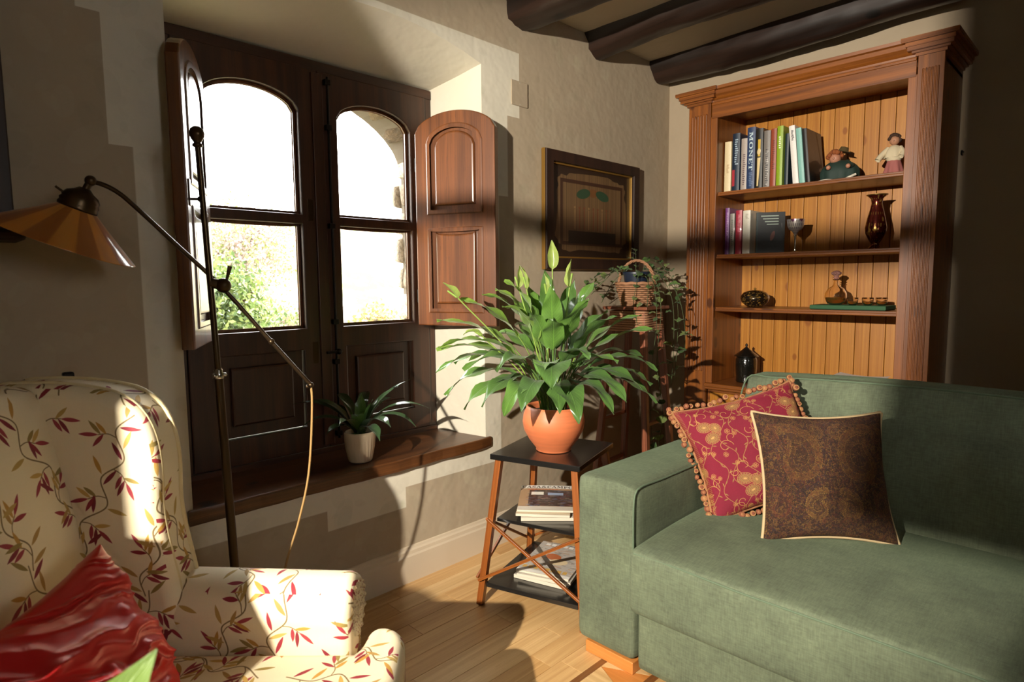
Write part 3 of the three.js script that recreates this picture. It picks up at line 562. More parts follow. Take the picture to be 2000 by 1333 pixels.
    mesh('knob', lathe([[0, 0.03], [0.012, 0.028], [0.014, 0.02], [0.007, 0.008], [0.009, 0], [0, 0]], 16).rotateZ(PI / 2).translate(x0 - 0.0, 0.45, i ? za + 0.035 : zb - 0.035), M.brass, d);
  }
  mesh('plinth', span(x0 - 0.012, x1, 0, 0.1, z0, z1, 0.004, 'z'), M.pineFrame, t);
}

// ------------------------------------------------------------------ books
const bookPaper = std(0xd8cbb0, 0.9);
function spineTex(bg, draw) { return canvasTex(96, 384, (c, w, h) => { c.fillStyle = bg; c.fillRect(0, 0, w, h); for (let i = 0; i < 260; i++) { c.fillStyle = `rgba(${hash(i, 1, 7) > 0.5 ? '255,255,255' : '0,0,0'},.05)`; c.fillRect(hash(i, 2, 7) * w, hash(i, 3, 7) * h, 9 * hash(i, 4, 7), 5); } draw && draw(c, w, h); }, null, false); }
const sideways = (text, size, col, y0, font = 'bold') => (c, w, h) => { c.save(); c.translate(w / 2, y0 * h); c.rotate(PI / 2); c.fillStyle = col; c.font = `${font} ${size}px serif`; c.textBaseline = 'middle'; c.fillText(text, 0, 0); c.restore(); };
const strokes = (col, a, b, n = 14, s = 3) => (c, w, h) => { c.fillStyle = col; for (let i = 0; i < n; i++) { const y = lerp(a, b, i / n) * h; c.fillRect(w * (0.3 + 0.1 * hash(i, n, s)), y, w * (0.2 + 0.25 * hash(i, 4, s)), (b - a) * h / n * 0.55); } };
const multi = (...f) => (c, w, h) => f.forEach((q) => q(c, w, h));
function book(label, z0, z1, y, h, xf, depth, spine, cover, lean = 0, group) {
  const th = z1 - z0, t = thing('book', label, 'book', group, [xf, y, (z0 + z1) / 2]);
  t.rotation.x = lean;
  const coverM = std(cover, 0.42, { clearcoat: 0.3 }), c = Math.min(0.003, th * 0.15);
  mesh('cover', join([span(0.002, depth, 0, h, -th / 2, -th / 2 + c, 0.0006), span(0.002, depth, 0, h, th / 2 - c, th / 2, 0.0006)]), coverM, t);
  mesh('pages', span(0.006, depth - 0.005, 0.003, h - 0.004, -th / 2 + c, th / 2 - c, 0), bookPaper, t);
  // rounded spine with its printing
  const n = 6, pos = [], uv = [], idx = [];
  for (let i = 0; i <= n; i++) { const s = i / n, zz = lerp(-th / 2, th / 2, s), xx = 0.002 - Math.sin(s * PI) * Math.min(0.004, th * 0.12); for (const v of [0, 1]) { pos.push(xx, v * h, zz); uv.push(s, v); } }
  for (let i = 0; i < n; i++) idx.push(i * 2, i * 2 + 2, i * 2 + 1, i * 2 + 1, i * 2 + 2, i * 2 + 3);
  const g = new THREE.BufferGeometry(); g.setAttribute('position', new THREE.Float32BufferAttribute(pos, 3)); g.setAttribute('uv', new THREE.Float32BufferAttribute(uv, 2)); g.setIndex(idx.reverse()); g.computeVertexNormals();
  mesh('spine', g, new THREE.MeshPhysicalMaterial({ map: spine, roughness: 0.45, clearcoat: 0.3, side: THREE.DoubleSide }), t);
  return t;
}
{
  const y = 1.7272, G = 'books on the top shelf';
  book('cream spined paperback at the left end of the top shelf', 0.512, 0.548, y, 0.265, 3.18, 0.2, spineTex('#dcc9a0', strokes('rgba(150,110,70,.6)', 0.45, 0.62)), 0xcdb98e, 0, G);
  book('dark navy hardback with a red foot beside the cream paperback', 0.552, 0.592, y, 0.302, 3.185, 0.24, spineTex('#172638', multi(strokes('#9fb0bd', 0.1, 0.55, 12), (c, w, h) => { c.fillStyle = '#a8323c'; c.fillRect(0, h * 0.62, w * 0.4, h * 0.28); })), 0x1b2c42, 0, G);
  book('pale grey thin book between navy hardback and Monet volume', 0.598, 0.630, y, 0.27, 3.19, 0.21, spineTex('#a89a90', strokes('rgba(70,50,60,.7)', 0.3, 0.9, 16)), 0x8f8480, 0, G);
  book('thick blue volume lettered MONET on the top shelf', 0.634, 0.676, y, 0.318, 3.18, 0.26, spineTex('#25385c', multi(sideways('MONET', 62, '#b9cbd0', 0.07), strokes('rgba(120,140,170,.7)', 0.72, 0.95, 8))), 0x2a3e66, 0, G);
  book('black book with a gold and pale figure on its spine', 0.679, 0.716, y, 0.305, 3.18, 0.25, spineTex('#17140f', (c, w, h) => { c.fillStyle = '#c9a332'; c.fillRect(w * 0.35, h * 0.18, w * 0.35, h * 0.28); c.fillStyle = '#d8c08a'; c.beginPath(); c.ellipse(w * 0.5, h * 0.38, w * 0.26, h * 0.05, -0.3, 0, 7); c.fill(); c.beginPath(); c.moveTo(w * 0.3, h * 0.48); c.lineTo(w * 0.75, h * 0.48); c.lineTo(w * 0.5, h * 0.95); c.lineTo(w * 0.3, h * 0.95); c.fill(); }), 0x1c1813, 0, G);
  book('mottled grey book next to the rust red one', 0.719, 0.752, y, 0.288, 3.185, 0.22, spineTex('#77706a', multi(strokes('rgba(215,210,205,.7)', 0.35, 0.95, 20), strokes('rgba(40,40,45,.6)', 0.32, 0.97, 17, 9))), 0x6b655f, 0, G);
  book('rust red thin book on the top shelf', 0.755, 0.783, y, 0.292, 3.185, 0.22, spineTex('#8f3f26', strokes('rgba(60,15,10,.5)', 0.2, 0.7)), 0x8c3c24, 0, G);
  book('lime green book with a small white title', 0.788, 0.817, y, 0.298, 3.18, 0.23, spineTex('#86a01c', (c, w, h) => { c.fillStyle = '#e9efd0'; for (let i = 0; i < 6; i++) c.fillRect(w * (0.32 + 0.05 * (i % 2)), h * (0.17 + i * 0.035), w * 0.3, h * 0.022); }), 0x7d971a, 0, G);
  book('dark slate thin book behind the lime green one', 0.82, 0.838, y, 0.26, 3.2, 0.21, spineTex('#1f2c34', null), 0x223038, 0, G);
  book('white leaning book with black lettering on its spine', 0.874, 0.902, y + 0.0016, 0.288, 3.175, 0.22, spineTex('#e2dcd6', strokes('#232020', 0.08, 0.26, 9)), 0xd8d2cc, -0.1, G);
  book('pale turquoise book leaning against the white one', 0.905, 0.93, y + 0.0016, 0.272, 3.178, 0.22, spineTex('#7fb3a8', null), 0x7aada2, -0.1, G);
  book('black covered book at the right end leaning on the others', 0.934, 0.954, y + 0.0016, 0.265, 3.178, 0.2, spineTex('#161314', null), 0x151213, -0.1, G);
  const y2 = 1.3982, G2 = 'books on the second shelf';
  book('slim purple book at the left of the second shelf', 0.514, 0.536, y2, 0.25, 3.2, 0.18, spineTex('#6d3b78', strokes('rgba(220,190,225,.6)', 0.1, 0.6)), 0x6a3a74, 0, G2);
  book('grey book beside the slim purple one', 0.541, 0.565, y2, 0.218, 3.2, 0.17, spineTex('#8a857c', strokes('rgba(50,50,50,.5)', 0.15, 0.8)), 0x7d786f, 0, G2);
  book('crimson paperback on the second shelf', 0.573, 0.606, y2, 0.232, 3.2, 0.17, spineTex('#a3283c', strokes('rgba(240,190,190,.6)', 0.1, 0.5)), 0x98253a, 0, G2);
  book('white spined paperback next to the black novel', 0.612, 0.652, y2, 0.228, 3.2, 0.17, spineTex('#d2ccbc', strokes('rgba(120,110,90,.6)', 0.08, 0.2, 6)), 0xc6c0b0, 0, G2);
  // the novel stands with its cover half turned to the room
  const n = thing('book', 'black novel turned to show its cover on the second shelf', 'book', G2, [3.26, y2, 0.735]); n.rotation.y = 0.5;
  mesh('cover', span(0, 0.03, 0, 0.215, -0.07, 0.07, 0.001), std(0x121315, 0.4, { clearcoat: 0.4 }), n);
  const cv = canvasTex(128, 192, (c, w, h) => { c.fillStyle = '#101214'; c.fillRect(0, 0, w, h); c.fillStyle = '#9aa79a'; for (let i = 0; i < 4; i++) c.fillRect(20 + i * 9, 14 + i * 13, 80 - i * 9, 5); c.fillStyle = '#6a3a30'; c.beginPath(); c.ellipse(74, 110, 9, 24, 0.3, 0, 7); c.fill(); c.fillStyle = '#1a2c2c'; c.fillRect(0, 0, 8, h); }, null, false);
  mesh('cover_print', new THREE.PlaneGeometry(0.138, 0.212).rotateY(-PI / 2).translate(-0.0008, 0.1075, 0), new THREE.MeshPhysicalMaterial({ map: cv, roughness: 0.4, clearcoat: 0.4 }), n);
}

// ------------------------------------------------------------------ ornaments in the bookcase
{ // reclining doll in dark green
  const t = thing('figurine', 'reclining doll figurine in a dark green robe with curly reddish hair', 'figurine', null, [3.29, 1.727, 1.05], 0.2);
  const cloth = std(0x1c3028, 0.7, { sheen: 0.4, sheenColor: new THREE.Color(0x335548) }), skin = std(0xb07a60, 0.5), hair = std(0x8a4a22, 0.9), white = std(0xcfc6b4, 0.7);
  const robe = new THREE.SphereGeometry(1, 32, 24), p = robe.attributes.position;
  for (let i = 0; i < p.count; i++) { const x = p.getX(i), y = p.getY(i), z = p.getZ(i), a = Math.atan2(z, x); const k = 1 + 0.1 * Math.sin(a * 9) * (1 - y) * 0.5 + (y < -0.2 ? 0.25 * (-0.2 - y) : 0); p.setXYZ(i, x * 0.055 * k, Math.max(0, (y + 0.75) * 0.062), z * 0.085 * k); }
  mesh('robe', smoothN(robe), cloth, t);
  mesh('hem', join([tube([[-0.045, 0.006, -0.095], [-0.055, 0.012, -0.05], [-0.05, 0.006, 0.0], [-0.055, 0.012, 0.04]], 0.007, 20, 6), tube([[-0.04, 0.008, 0.02], [-0.06, 0.018, 0.05], [-0.05, 0.03, 0.075]], 0.006, 12, 6)]), white, t);
  const head = mesh('head', join([sphere(0.026, -0.012, 0.118, -0.02), sphere(0.006, -0.037, 0.116, -0.024, 8, 6), sphere(0.003, -0.034, 0.124, -0.031, 6, 5), sphere(0.003, -0.034, 0.124, -0.013, 6, 5)]), skin, t);
  const curls = []; for (let i = 0; i < 34; i++) { const a = rr(0, 6.28), e = rr(0.1, 1.5), q = 0.03; const x = Math.cos(a) * Math.cos(e) * q, z = Math.sin(a) * Math.cos(e) * q; if (x < -0.018 && e < 0.8) continue; curls.push(sphere(rr(0.008, 0.013), -0.012 + x, 0.122 + Math.sin(e) * q, -0.02 + z, 8, 6)); }
  mesh('hair', join(curls), hair, head);
  mesh('hat', join([lathe([[0, 0.02], [0.018, 0.016], [0.022, 0], [0.036, -0.004], [0.036, -0.007], [0, -0.006]], 20).rotateX(0.3).translate(-0.005, 0.152, 0.015)]), std(0x5a4a28, 0.8), head);
  for (const s of [-1, 1]) { mesh('arm', tube([[0, 0.1, s * 0.03], [-0.03, 0.075, s * 0.055], [-0.055, 0.07, s * 0.045]], 0.011, 12, 8), cloth, t); mesh('hand', sphere(0.011, -0.06, 0.07, s * 0.042, 10, 8), skin, t); }
}
{ // standing doll
  const t = thing('figurine', 'standing doll figurine in a cream jacket and pink skirt', 'figurine', null, [3.285, 1.727, 1.282], 0.1);
  const cream = std(0xc4b596, 0.8), pink = std(0x9a5a54, 0.8), skin = std(0xa8785c, 0.5), hair = std(0x3a2416, 0.9);
  const sk = []; for (let k = 0; k <= 10; k++) sk.push([lerp(0.046, 0.024, k / 10), k * 0.0085]);
  const g = lathe(sk, 36), p = g.attributes.position; for (let i = 0; i < p.count; i++) { const a = Math.atan2(p.getZ(i), p.getX(i)), y = p.getY(i), k = 1 + 0.13 * Math.sin(a * 8) * (1 - y / 0.085); p.setXYZ(i, p.getX(i) * k, y, p.getZ(i) * k); }
  mesh('skirt', smoothN(g), pink, t); pink.side = THREE.DoubleSide;
  const jk = lathe([[0.026, 0.07], [0.034, 0.085], [0.028, 0.11], [0.024, 0.13], [0.01, 0.142], [0, 0.143]], 24); mesh('jacket', jk, cream, t);
  const capeS = new THREE.SphereGeometry(1, 24, 16, 0, PI * 2, 0, PI / 2), q = capeS.attributes.position; for (let i = 0; i < q.count; i++) { const a = Math.atan2(q.getZ(i), q.getX(i)), y = q.getY(i); const k = 1 + 0.15 * Math.sin(a * 7) * (1 - y); q.setXYZ(i, q.getX(i) * 0.036 * k, 0.085 + y * 0.06, q.getZ(i) * 0.042 * k); }
  mesh('shawl', smoothN(capeS), cream, t);
  mesh('sleeve', tube([[0, 0.13, -0.022], [-0.012, 0.105, -0.045], [-0.026, 0.078, -0.062]], 0.013, 14, 8), cream, t);
  mesh('sleeve', tube([[0, 0.13, 0.022], [-0.016, 0.105, 0.036], [-0.03, 0.085, 0.03]], 0.012, 14, 8), cream, t);
  mesh('head', join([sphere(0.021, -0.006, 0.163, 0), sphere(0.004, -0.027, 0.16, 0, 8, 6)]), skin, t);
  const curls = []; for (let i = 0; i < 30; i++) { const a = rr(0, 6.28), e = rr(-0.2, 1.5), qq = 0.022, x = Math.cos(a) * Math.cos(e) * qq; if (x < -0.012 && e < 0.7) continue; curls.push(sphere(rr(0.006, 0.011), -0.006 + x, 0.166 + Math.sin(e) * qq, Math.sin(a) * Math.cos(e) * qq, 8, 6)); }
  mesh('hair', join(curls), hair, t);
  mesh('base', lathe([[0, 0.004], [0.044, 0.003], [0.046, 0], [0, 0]], 24), std(0x4a4630, 0.8), t);
}
{ // goblet
  const t = thing('goblet', 'silver enamelled goblet with a thin stem on the second shelf', 'goblet', null, [3.22, 1.398, 0.878]);
  const enamel = dataTex(256, 128, (u, v) => { const a = Math.hypot(((u * 6) % 1) - 0.5, (v - 0.55) * 2.2), n = 0.5 + 0.5 * Math.sin(u * 2 * PI * 24) * Math.sin(v * 2 * PI * 6); return a < 0.26 ? [110, 70, 96] : a < 0.33 ? [190, 180, 176] : n > 0.72 ? [120, 110, 118] : [196, 190, 184]; });
  mesh('bowl', lathe([[0.004, 0.085], [0.008, 0.092], [0.016, 0.105], [0.030, 0.115], [0.038, 0.132], [0.040, 0.155], [0.042, 0.164], [0.040, 0.164], [0.037, 0.154], [0.034, 0.132], [0.02, 0.118], [0, 0.112]], 36), new THREE.MeshPhysicalMaterial({ map: enamel, roughness: 0.28, metalness: 0.65 }), t);
  mesh('stem', lathe([[0, 0.086], [0.009, 0.086], [0.006, 0.078], [0.004, 0.06], [0.0036, 0.02], [0.008, 0.01], [0.004, 0.006]], 20), M.chrome, t);
  mesh('foot', lathe([[0.004, 0.01], [0.02, 0.005], [0.027, 0.003], [0.027, 0], [0, 0]], 28), M.chrome, t);
}
{ // vase
  const vt = dataTex(256, 256, (u, v) => { const n = vnoise(u * 22, v * 26, 22, 26, 3), s = Math.sin((u * 10 + v * 7) * 2 * PI) * Math.sin((u * 10 - v * 7) * 2 * PI); return n > 0.74 || s > 0.86 ? [176, 136, 70] : n < 0.3 ? [66, 22, 18] : [96, 34, 24]; });
  const t = thing('vase', 'tall flared metal vase engraved in red and gold on the second shelf', 'vase', null, [3.24, 1.398, 1.233]);
  mesh('body', lathe([[0, 0], [0.030, 0], [0.031, 0.006], [0.020, 0.016], [0.017, 0.028], [0.028, 0.045], [0.042, 0.075], [0.045, 0.1], [0.038, 0.14], [0.027, 0.185], [0.022, 0.212], [0.025, 0.232], [0.04, 0.247], [0.043, 0.249], [0.04, 0.251], [0.022, 0.235], [0.019, 0.21], [0.02, 0.19]], 44), new THREE.MeshPhysicalMaterial({ map: vt, roughness: 0.25, metalness: 0.75 }), t);
  mesh('rim_band', lathe([[0.0415, 0.2465], [0.045, 0.2485], [0.0445, 0.251], [0.041, 0.2515]], 36), M.brass, t);
}
{ // squat lidded box
  const bt = dataTex(256, 128, (u, v) => { const n = vnoise(u * 30, v * 18, 30, 18, 8), s = Math.sin(u * 2 * PI * 12 + Math.sin(v * 30)); return n > 0.78 || s > 0.97 ? [150, 112, 52] : [30, 24, 18]; });
  const t = thing('trinket_box', 'squat round black and gold lacquer box on the third shelf', 'box', null, [3.255, 1.116, 0.665]);
  const mt = new THREE.MeshPhysicalMaterial({ map: bt, roughness: 0.22, metalness: 0.35, clearcoat: 0.7 });
  mesh('body', lathe([[0, 0], [0.035, 0], [0.045, 0.008], [0.066, 0.026], [0.073, 0.045], [0.072, 0.048]], 44), mt, t);
  const lid = mesh('lid', lathe([[0.0735, 0.048], [0.072, 0.06], [0.058, 0.078], [0.034, 0.088], [0.012, 0.0915], [0, 0.092]], 44), mt, t);
  mesh('knob', lathe([[0, 0.104], [0.006, 0.102], [0.007, 0.097], [0.003, 0.091]], 16), M.gilt, lid);
}
{ // green case, decanter and glasses
  const c = thing('green_case', 'flat green case lying under the decanter on the third shelf', 'case', null, [3.245, 1.116, 1.145]);
  mesh('case_top', span(-0.085, 0.085, 0.0025, 0.022, -0.165, 0.165, 0.003), std(0x24522f, 0.7), c);
  mesh('case_edge', span(-0.082, 0.082, 0, 0.003, -0.162, 0.162, 0.001), std(0x1a2418, 0.8), c);
  const yb = 1.138, d = thing('decanter', 'round glass decanter with a beaded stopper and amber liquid', 'decanter', null, [3.245, yb, 1.07]);
  mesh('glass_body', lathe([[0, 0.0005], [0.024, 0.0005], [0.038, 0.01], [0.049, 0.034], [0.048, 0.055], [0.036, 0.078], [0.018, 0.09], [0.012, 0.098], [0.011, 0.118], [0.016, 0.123], [0.0135, 0.123], [0.009, 0.117], [0.0095, 0.098], [0.016, 0.088], [0.034, 0.076], [0.0455, 0.055], [0.0465, 0.034], [0.036, 0.0125], [0.022, 0.004], [0, 0.004]], 44), M.clearGlass, d);
  mesh('liquid', lathe([[0, 0.0045], [0.021, 0.0045], [0.035, 0.013], [0.044, 0.03], [0.0445, 0.036], [0, 0.036]], 36), M.amber, d);
  mesh('stopper', join([lathe([[0, 0.118], [0.008, 0.118], [0.009, 0.126], [0.016, 0.132], [0.01, 0.137], [0.019, 0.148], [0.019, 0.156], [0.012, 0.164], [0, 0.166]], 28), ...[0, 1, 2, 3, 4, 5].map((i) => sphere(0.007, 0.017 * Math.cos(i * 1.047), 0.152, 0.017 * Math.sin(i * 1.047), 8, 6))]), new THREE.MeshPhysicalMaterial({ color: 0xb98a80, roughness: 0.12, transmission: 0.6, thickness: 0.02, ior: 1.5 }), d);
  [[3.215, 1.155, 'small amber glass cup closest to the decanter'], [3.235, 1.215, 'small amber glass cup in the middle of the three'], [3.255, 1.268, 'small amber glass cup at the right end of the green case']].forEach(([x, z, l]) => {
    const g = thing('glass_cup', l, 'glass', 'glass cups beside the decanter', [x, yb, z]);
    mesh('glass_body', lathe([[0, 0.0005], [0.015, 0.0005], [0.023, 0.01], [0.025, 0.028], [0.025, 0.036], [0.0235, 0.036], [0.0232, 0.028], [0.021, 0.012], [0.014, 0.004], [0, 0.004]], 30), M.clearGlass, g);
    mesh('liquid', lathe([[0, 0.0045], [0.0135, 0.0045], [0.0202, 0.0125], [0.0212, 0.018], [0, 0.018]], 24), M.amber, g);
  });
}
{ // dark lantern-shaped jar
  const t = thing('ginger_jar', 'black glazed jar with a pointed lid at the bottom of the bookcase', 'jar', null, [3.26, 0.7055, 0.625]);
  const gl = std(0x14130f, 0.16, { clearcoat: 0.8, bumpMap: stoneTex, bumpScale: 0.004 });
  mesh('body', lathe([[0, 0], [0.05, 0], [0.053, 0.006], [0.051, 0.02], [0.056, 0.08], [0.056, 0.125], [0.048, 0.14]], 40), gl, t);
  const lid = mesh('lid', lathe([[0.064, 0.142], [0.062, 0.146], [0.04, 0.162], [0.016, 0.182], [0.01, 0.188], [0.006, 0.192], [0, 0.193]], 40), gl, t);
  mesh('finial', lathe([[0, 0.212], [0.006, 0.208], [0.008, 0.2], [0.004, 0.193], [0.008, 0.19]], 18), gl, lid);
}
{ // papers on the ledge behind the sofa
  const t = thing('paper_stack', 'stack of papers topped by a white leaflet on the bookcase ledge', 'paper', null, [3.24, 0.7055, 1.2], PI / 2 + 0.05);
  mesh('folder', span(-0.1, 0.1, 0, 0.082, -0.07, 0.07, 0.002), std(0x8a7a66, 0.8), t);
  const g = new THREE.PlaneGeometry(0.22, 0.15, 10, 2).rotateX(-PI / 2), p = g.attributes.position; for (let k = 0; k < p.count; k++) p.setY(k, 0.084 + 0.010 * Math.pow(Math.abs(p.getX(k)) / 0.11, 2));
  mesh('sheet', g, std(0xe8e4e0, 0.7, { side: THREE.DoubleSide }), t);
}

// ------------------------------------------------------------------ picture on the window wall
{
  const X0 = 2.288, X1 = 3.092, Y0 = 1.326, Y1 = 1.912, t = thing('framed_picture', 'dark framed parchment picture with gilt inner edge hanging beside the window', 'picture');
  const art = canvasTex(768, 560, (c, w, h) => {
    c.fillStyle = '#2a1a0e'; c.fillRect(0, 0, w, h);
    c.fillStyle = '#6d5336'; c.beginPath();
    for (let i = 0; i <= 80; i++) { const a = i / 80 * 2 * PI, k = 1 + 0.03 * Math.sin(a * 7) + 0.02 * Math.sin(a * 17 + 2), x = w / 2 + Math.sign(Math.cos(a)) * Math.abs(Math.cos(a)) ** 0.35 * w * 0.44 * k, y = h / 2 + Math.sign(Math.sin(a)) * Math.abs(Math.sin(a)) ** 0.35 * h * 0.43 * k; i ? c.lineTo(x, y) : c.moveTo(x, y); } c.fill(); c.save(); c.clip();
    for (let i = 0; i < 240; i++) { c.fillStyle = `rgba(${hash(i, 1, 1) > 0.5 ? '120,92,58' : '60,40,22'},.28)`; c.fillRect(hash(i, 2, 1) * w, 0, 2 + 4 * hash(i, 3, 1), h); }
    c.strokeStyle = 'rgba(48,22,12,.8)'; c.lineWidth = 22; c.strokeRect(w * 0.12, h * 0.16, w * 0.76, h * 0.68);
    c.fillStyle = 'rgba(110,60,22,.6)'; c.beginPath(); c.ellipse(w * 0.5, h * 0.26, 46, 26, 0, 0, 7); c.fill();
    c.fillStyle = '#27442e'; for (const s of [-1, 1]) { c.beginPath(); c.ellipse(w * 0.5 + s * 92, h * 0.28, 66, 30, s * 0.2, 0, 7); c.fill(); }
    for (let i = 0; i < 9; i++) { const x = w * (0.27 + i * 0.057); c.fillStyle = i % 3 ? '#6d3a22' : '#8a6a44'; c.fillRect(x, h * 0.46, 9, h * 0.22); c.beginPath(); c.arc(x + 4, h * 0.44, 8, 0, 7); c.fill(); }
    c.fillStyle = 'rgba(20,18,12,.85)'; c.fillRect(w * 0.2, h * 0.7, w * 0.6, h * 0.14); c.restore();
  }, null, false);
  const fr = (a0, a1, b0, b1, wd) => { const s = shapeOf([[a0, b0], [a1, b0], [a1, b1], [a0, b1]]), q = new THREE.Path(); [[a0 + wd, b0 + wd], [a0 + wd, b1 - wd], [a1 - wd, b1 - wd], [a1 - wd, b0 + wd]].forEach(([x, y], i) => (i ? q.lineTo(x, y) : q.moveTo(x, y))); s.holes.push(q); return s; };
  mesh('outer_frame', extr(fr(X0, X1, Y0, Y1, 0.055), 0.03, 0.004).translate(0, 0, 0.006), M.darkCab, t);
  mesh('gilt_edge', join([extr(fr(X0 - 0.003, X1 + 0.003, Y0 - 0.003, Y1 + 0.003, 0.006), 0.02, 0.001).translate(0, 0, 0.008), extr(fr(X0 + 0.055, X1 - 0.055, Y0 + 0.055, Y1 - 0.055, 0.009), 0.012, 0.002).translate(0, 0, 0.012)]), M.gilt, t);
  mesh('artwork', new THREE.PlaneGeometry(X1 - X0 - 0.12, Y1 - Y0 - 0.12).translate((X0 + X1) / 2, (Y0 + Y1) / 2, 0.012), new THREE.MeshPhysicalMaterial({ map: art, roughness: 0.5, clearcoat: 0.25, clearcoatRoughness: 0.2 }), t);
  mesh('backing', span(X0 + 0.02, X1 - 0.02, Y0 + 0.02, Y1 - 0.02, 0.001, 0.008, 0), M.darkCab, t);
}
{ const t = thing('cover_plate', 'square blank cover plate painted like the wall above the right shutter', 'cover plate'); mesh('plate', span(2.083, 2.192, 2.085, 2.198, 0.0005, 0.007, 0.003), M.taupe, t); for (const y of [2.19, 2.093]) mesh('screw', rod(V3(2.1375, y, 0.006), V3(2.1375, y, 0.0082), 0.003), M.cream, t); }
{ const t = thing('wall_hook', 'small dark screw hook in the wall right of the bookcase', 'hook'); mesh('hook', join([rod(V3(3.464, 1.83, 1.512), V3(3.43, 1.83, 1.512), 0.004), tube([[3.432, 1.83, 1.512], [3.424, 1.824, 1.512], [3.426, 1.815, 1.512], [3.436, 1.813, 1.512]], 0.003, 12, 6)]), M.iron, t); }
{ // wall cupboard at the left edge of the picture
  const t = thing('wall_cabinet', 'dark wooden wall cabinet with moulded base at the left edge', 'cabinet');
  mesh('body', span(-0.4, 0.218, 1.415, 2.12, 0.001, 0.12, 0.004), M.darkCab, t);
  mesh('base_moulding', join([span(-0.42, 0.238, 1.375, 1.402, 0.001, 0.14, 0.012, 'x'), span(-0.41, 0.228, 1.40, 1.42, 0.001, 0.13, 0.006, 'x')]), M.darkCab, t);
  mesh('cornice', join([span(-0.42, 0.218, 2.14, 2.17, 0.001, 0.14, 0.01, 'x'), span(-0.41, 0.208, 2.11, 2.14, 0.001, 0.13, 0.006, 'x')]), M.darkCab, t);
  const d = mesh('door', join([span(-0.36, -0.3, 1.44, 2.09, 0.12, 0.136, 0.003), span(0.09, 0.15, 1.44, 2.09, 0.12, 0.136, 0.003), span(-0.3, 0.09, 2.03, 2.09, 0.12, 0.136, 0.003, 'x'), span(-0.3, 0.09, 1.44, 1.5, 0.12, 0.136, 0.003, 'x'), span(-0.3, 0.09, 1.5, 2.03, 0.119, 0.127, 0.002)]), M.darkCab, t);
  mesh('knob', sphere(0.011, 0.12, 1.75, 0.146), M.brass, d);
}

// ------------------------------------------------------------------ sofa
{
  const t = thing('sofa', 'moss green velvet sofa with square arm and wooden feet', 'sofa');
  // arm
  mesh('arm', softBox(0.66, 0.575, 0.235, 0.028, 0.035, (v) => { v.y += 0.006 * (1 - (v.z / 0.12) ** 2) * (v.y > 0.2 ? 1 : 0); }).translate(1.905, 0.33, 0.928), M.velvet, t);
  mesh('piping', tube([[1.578, 0.26, 1.0425], [1.578, 0.594, 1.0425], [1.592, 0.611, 1.0425], [1.75, 0.6125, 1.0425], [2.2, 0.6125, 1.0425]], 0.0032, 60, 6), M.velvetPipe, t);
  // seat: a top cushion box that overhangs the lower front
  const seat = mesh('seat_cushion', softBox(0.76, 0.205, 1.9, 0.026, 0.04, (v) => { const u = v.x / 0.38; if (v.y > 0.05) v.y += 0.018 * (1 - u * u) ; v.x += v.x < -0.3 ? -0.004 * Math.sin(v.z * 5) : 0; }).translate(1.91, 0.34, 2.0), M.velvet, t);
  mesh('seam', tube(Array.from({ length: 30 }, (_, i) => V3(1.534 + 0.002 * Math.sin(i), 0.432 + 0.002 * Math.sin(i * 0.7), lerp(1.07, 2.93, i / 29))), 0.0028, 80, 6), M.velvetPipe, seat);
  mesh('front_panel', softBox(0.62, 0.235, 1.88, 0.016, 0.05).translate(1.88, 0.155, 2.0), M.velvet, t);
  // back: a raked slab with a slightly rising top edge
  const back = mesh('backrest', softBox(0.15, 0.62, 1.93, 0.02, 0.045, (v) => {
    const u = (v.y + 0.31) / 0.62, zz = (v.z + 0.965) / 1.93;
    v.y += 0.03 * zz * u + 0.012 * Math.sin(clamp(zz * 2, 0, 1) * PI) * u;
    v.x += 0.24 * u + (v.x < 0 ? -0.03 * Math.sin(u * PI) * Math.sin(PI * zz) : 0) + 0.02 * zz * u;
  }).translate(2.28, 0.565, 1.965), M.velvet, t);
  const topY = (zz) => 0.5650 + 0.31 + 0.03 * zz + 0.012 * Math.sin(clamp(zz * 2, 0, 1) * PI);
  mesh('piping', tube([[2.21, 0.5, 1.003], [2.34, 0.70, 1.003], ...Array.from({ length: 24 }, (_, i) => { const zz = i / 23; return [2.28 - 0.073 + 0.24 + 0.02 * zz + (i ? 0 : 0.0), topY(zz) - 0.006, 1.008 + zz * 1.91]; })], 0.0034, 120, 6), M.velvetPipe, back);
  for (const [x, z] of [[1.625, 0.94], [1.66, 2.85], [2.35, 0.94], [2.35, 2.85]]) mesh('foot', span(x - 0.045, x + 0.045, 0, 0.042, z - 0.092, z + 0.1, 0.004, 'z'), M.plinth, t);
  mesh('arm', softBox(0.66, 0.575, 0.235, 0.028, 0.05).translate(1.905, 0.33, 3.07), M.velvet, t);
}
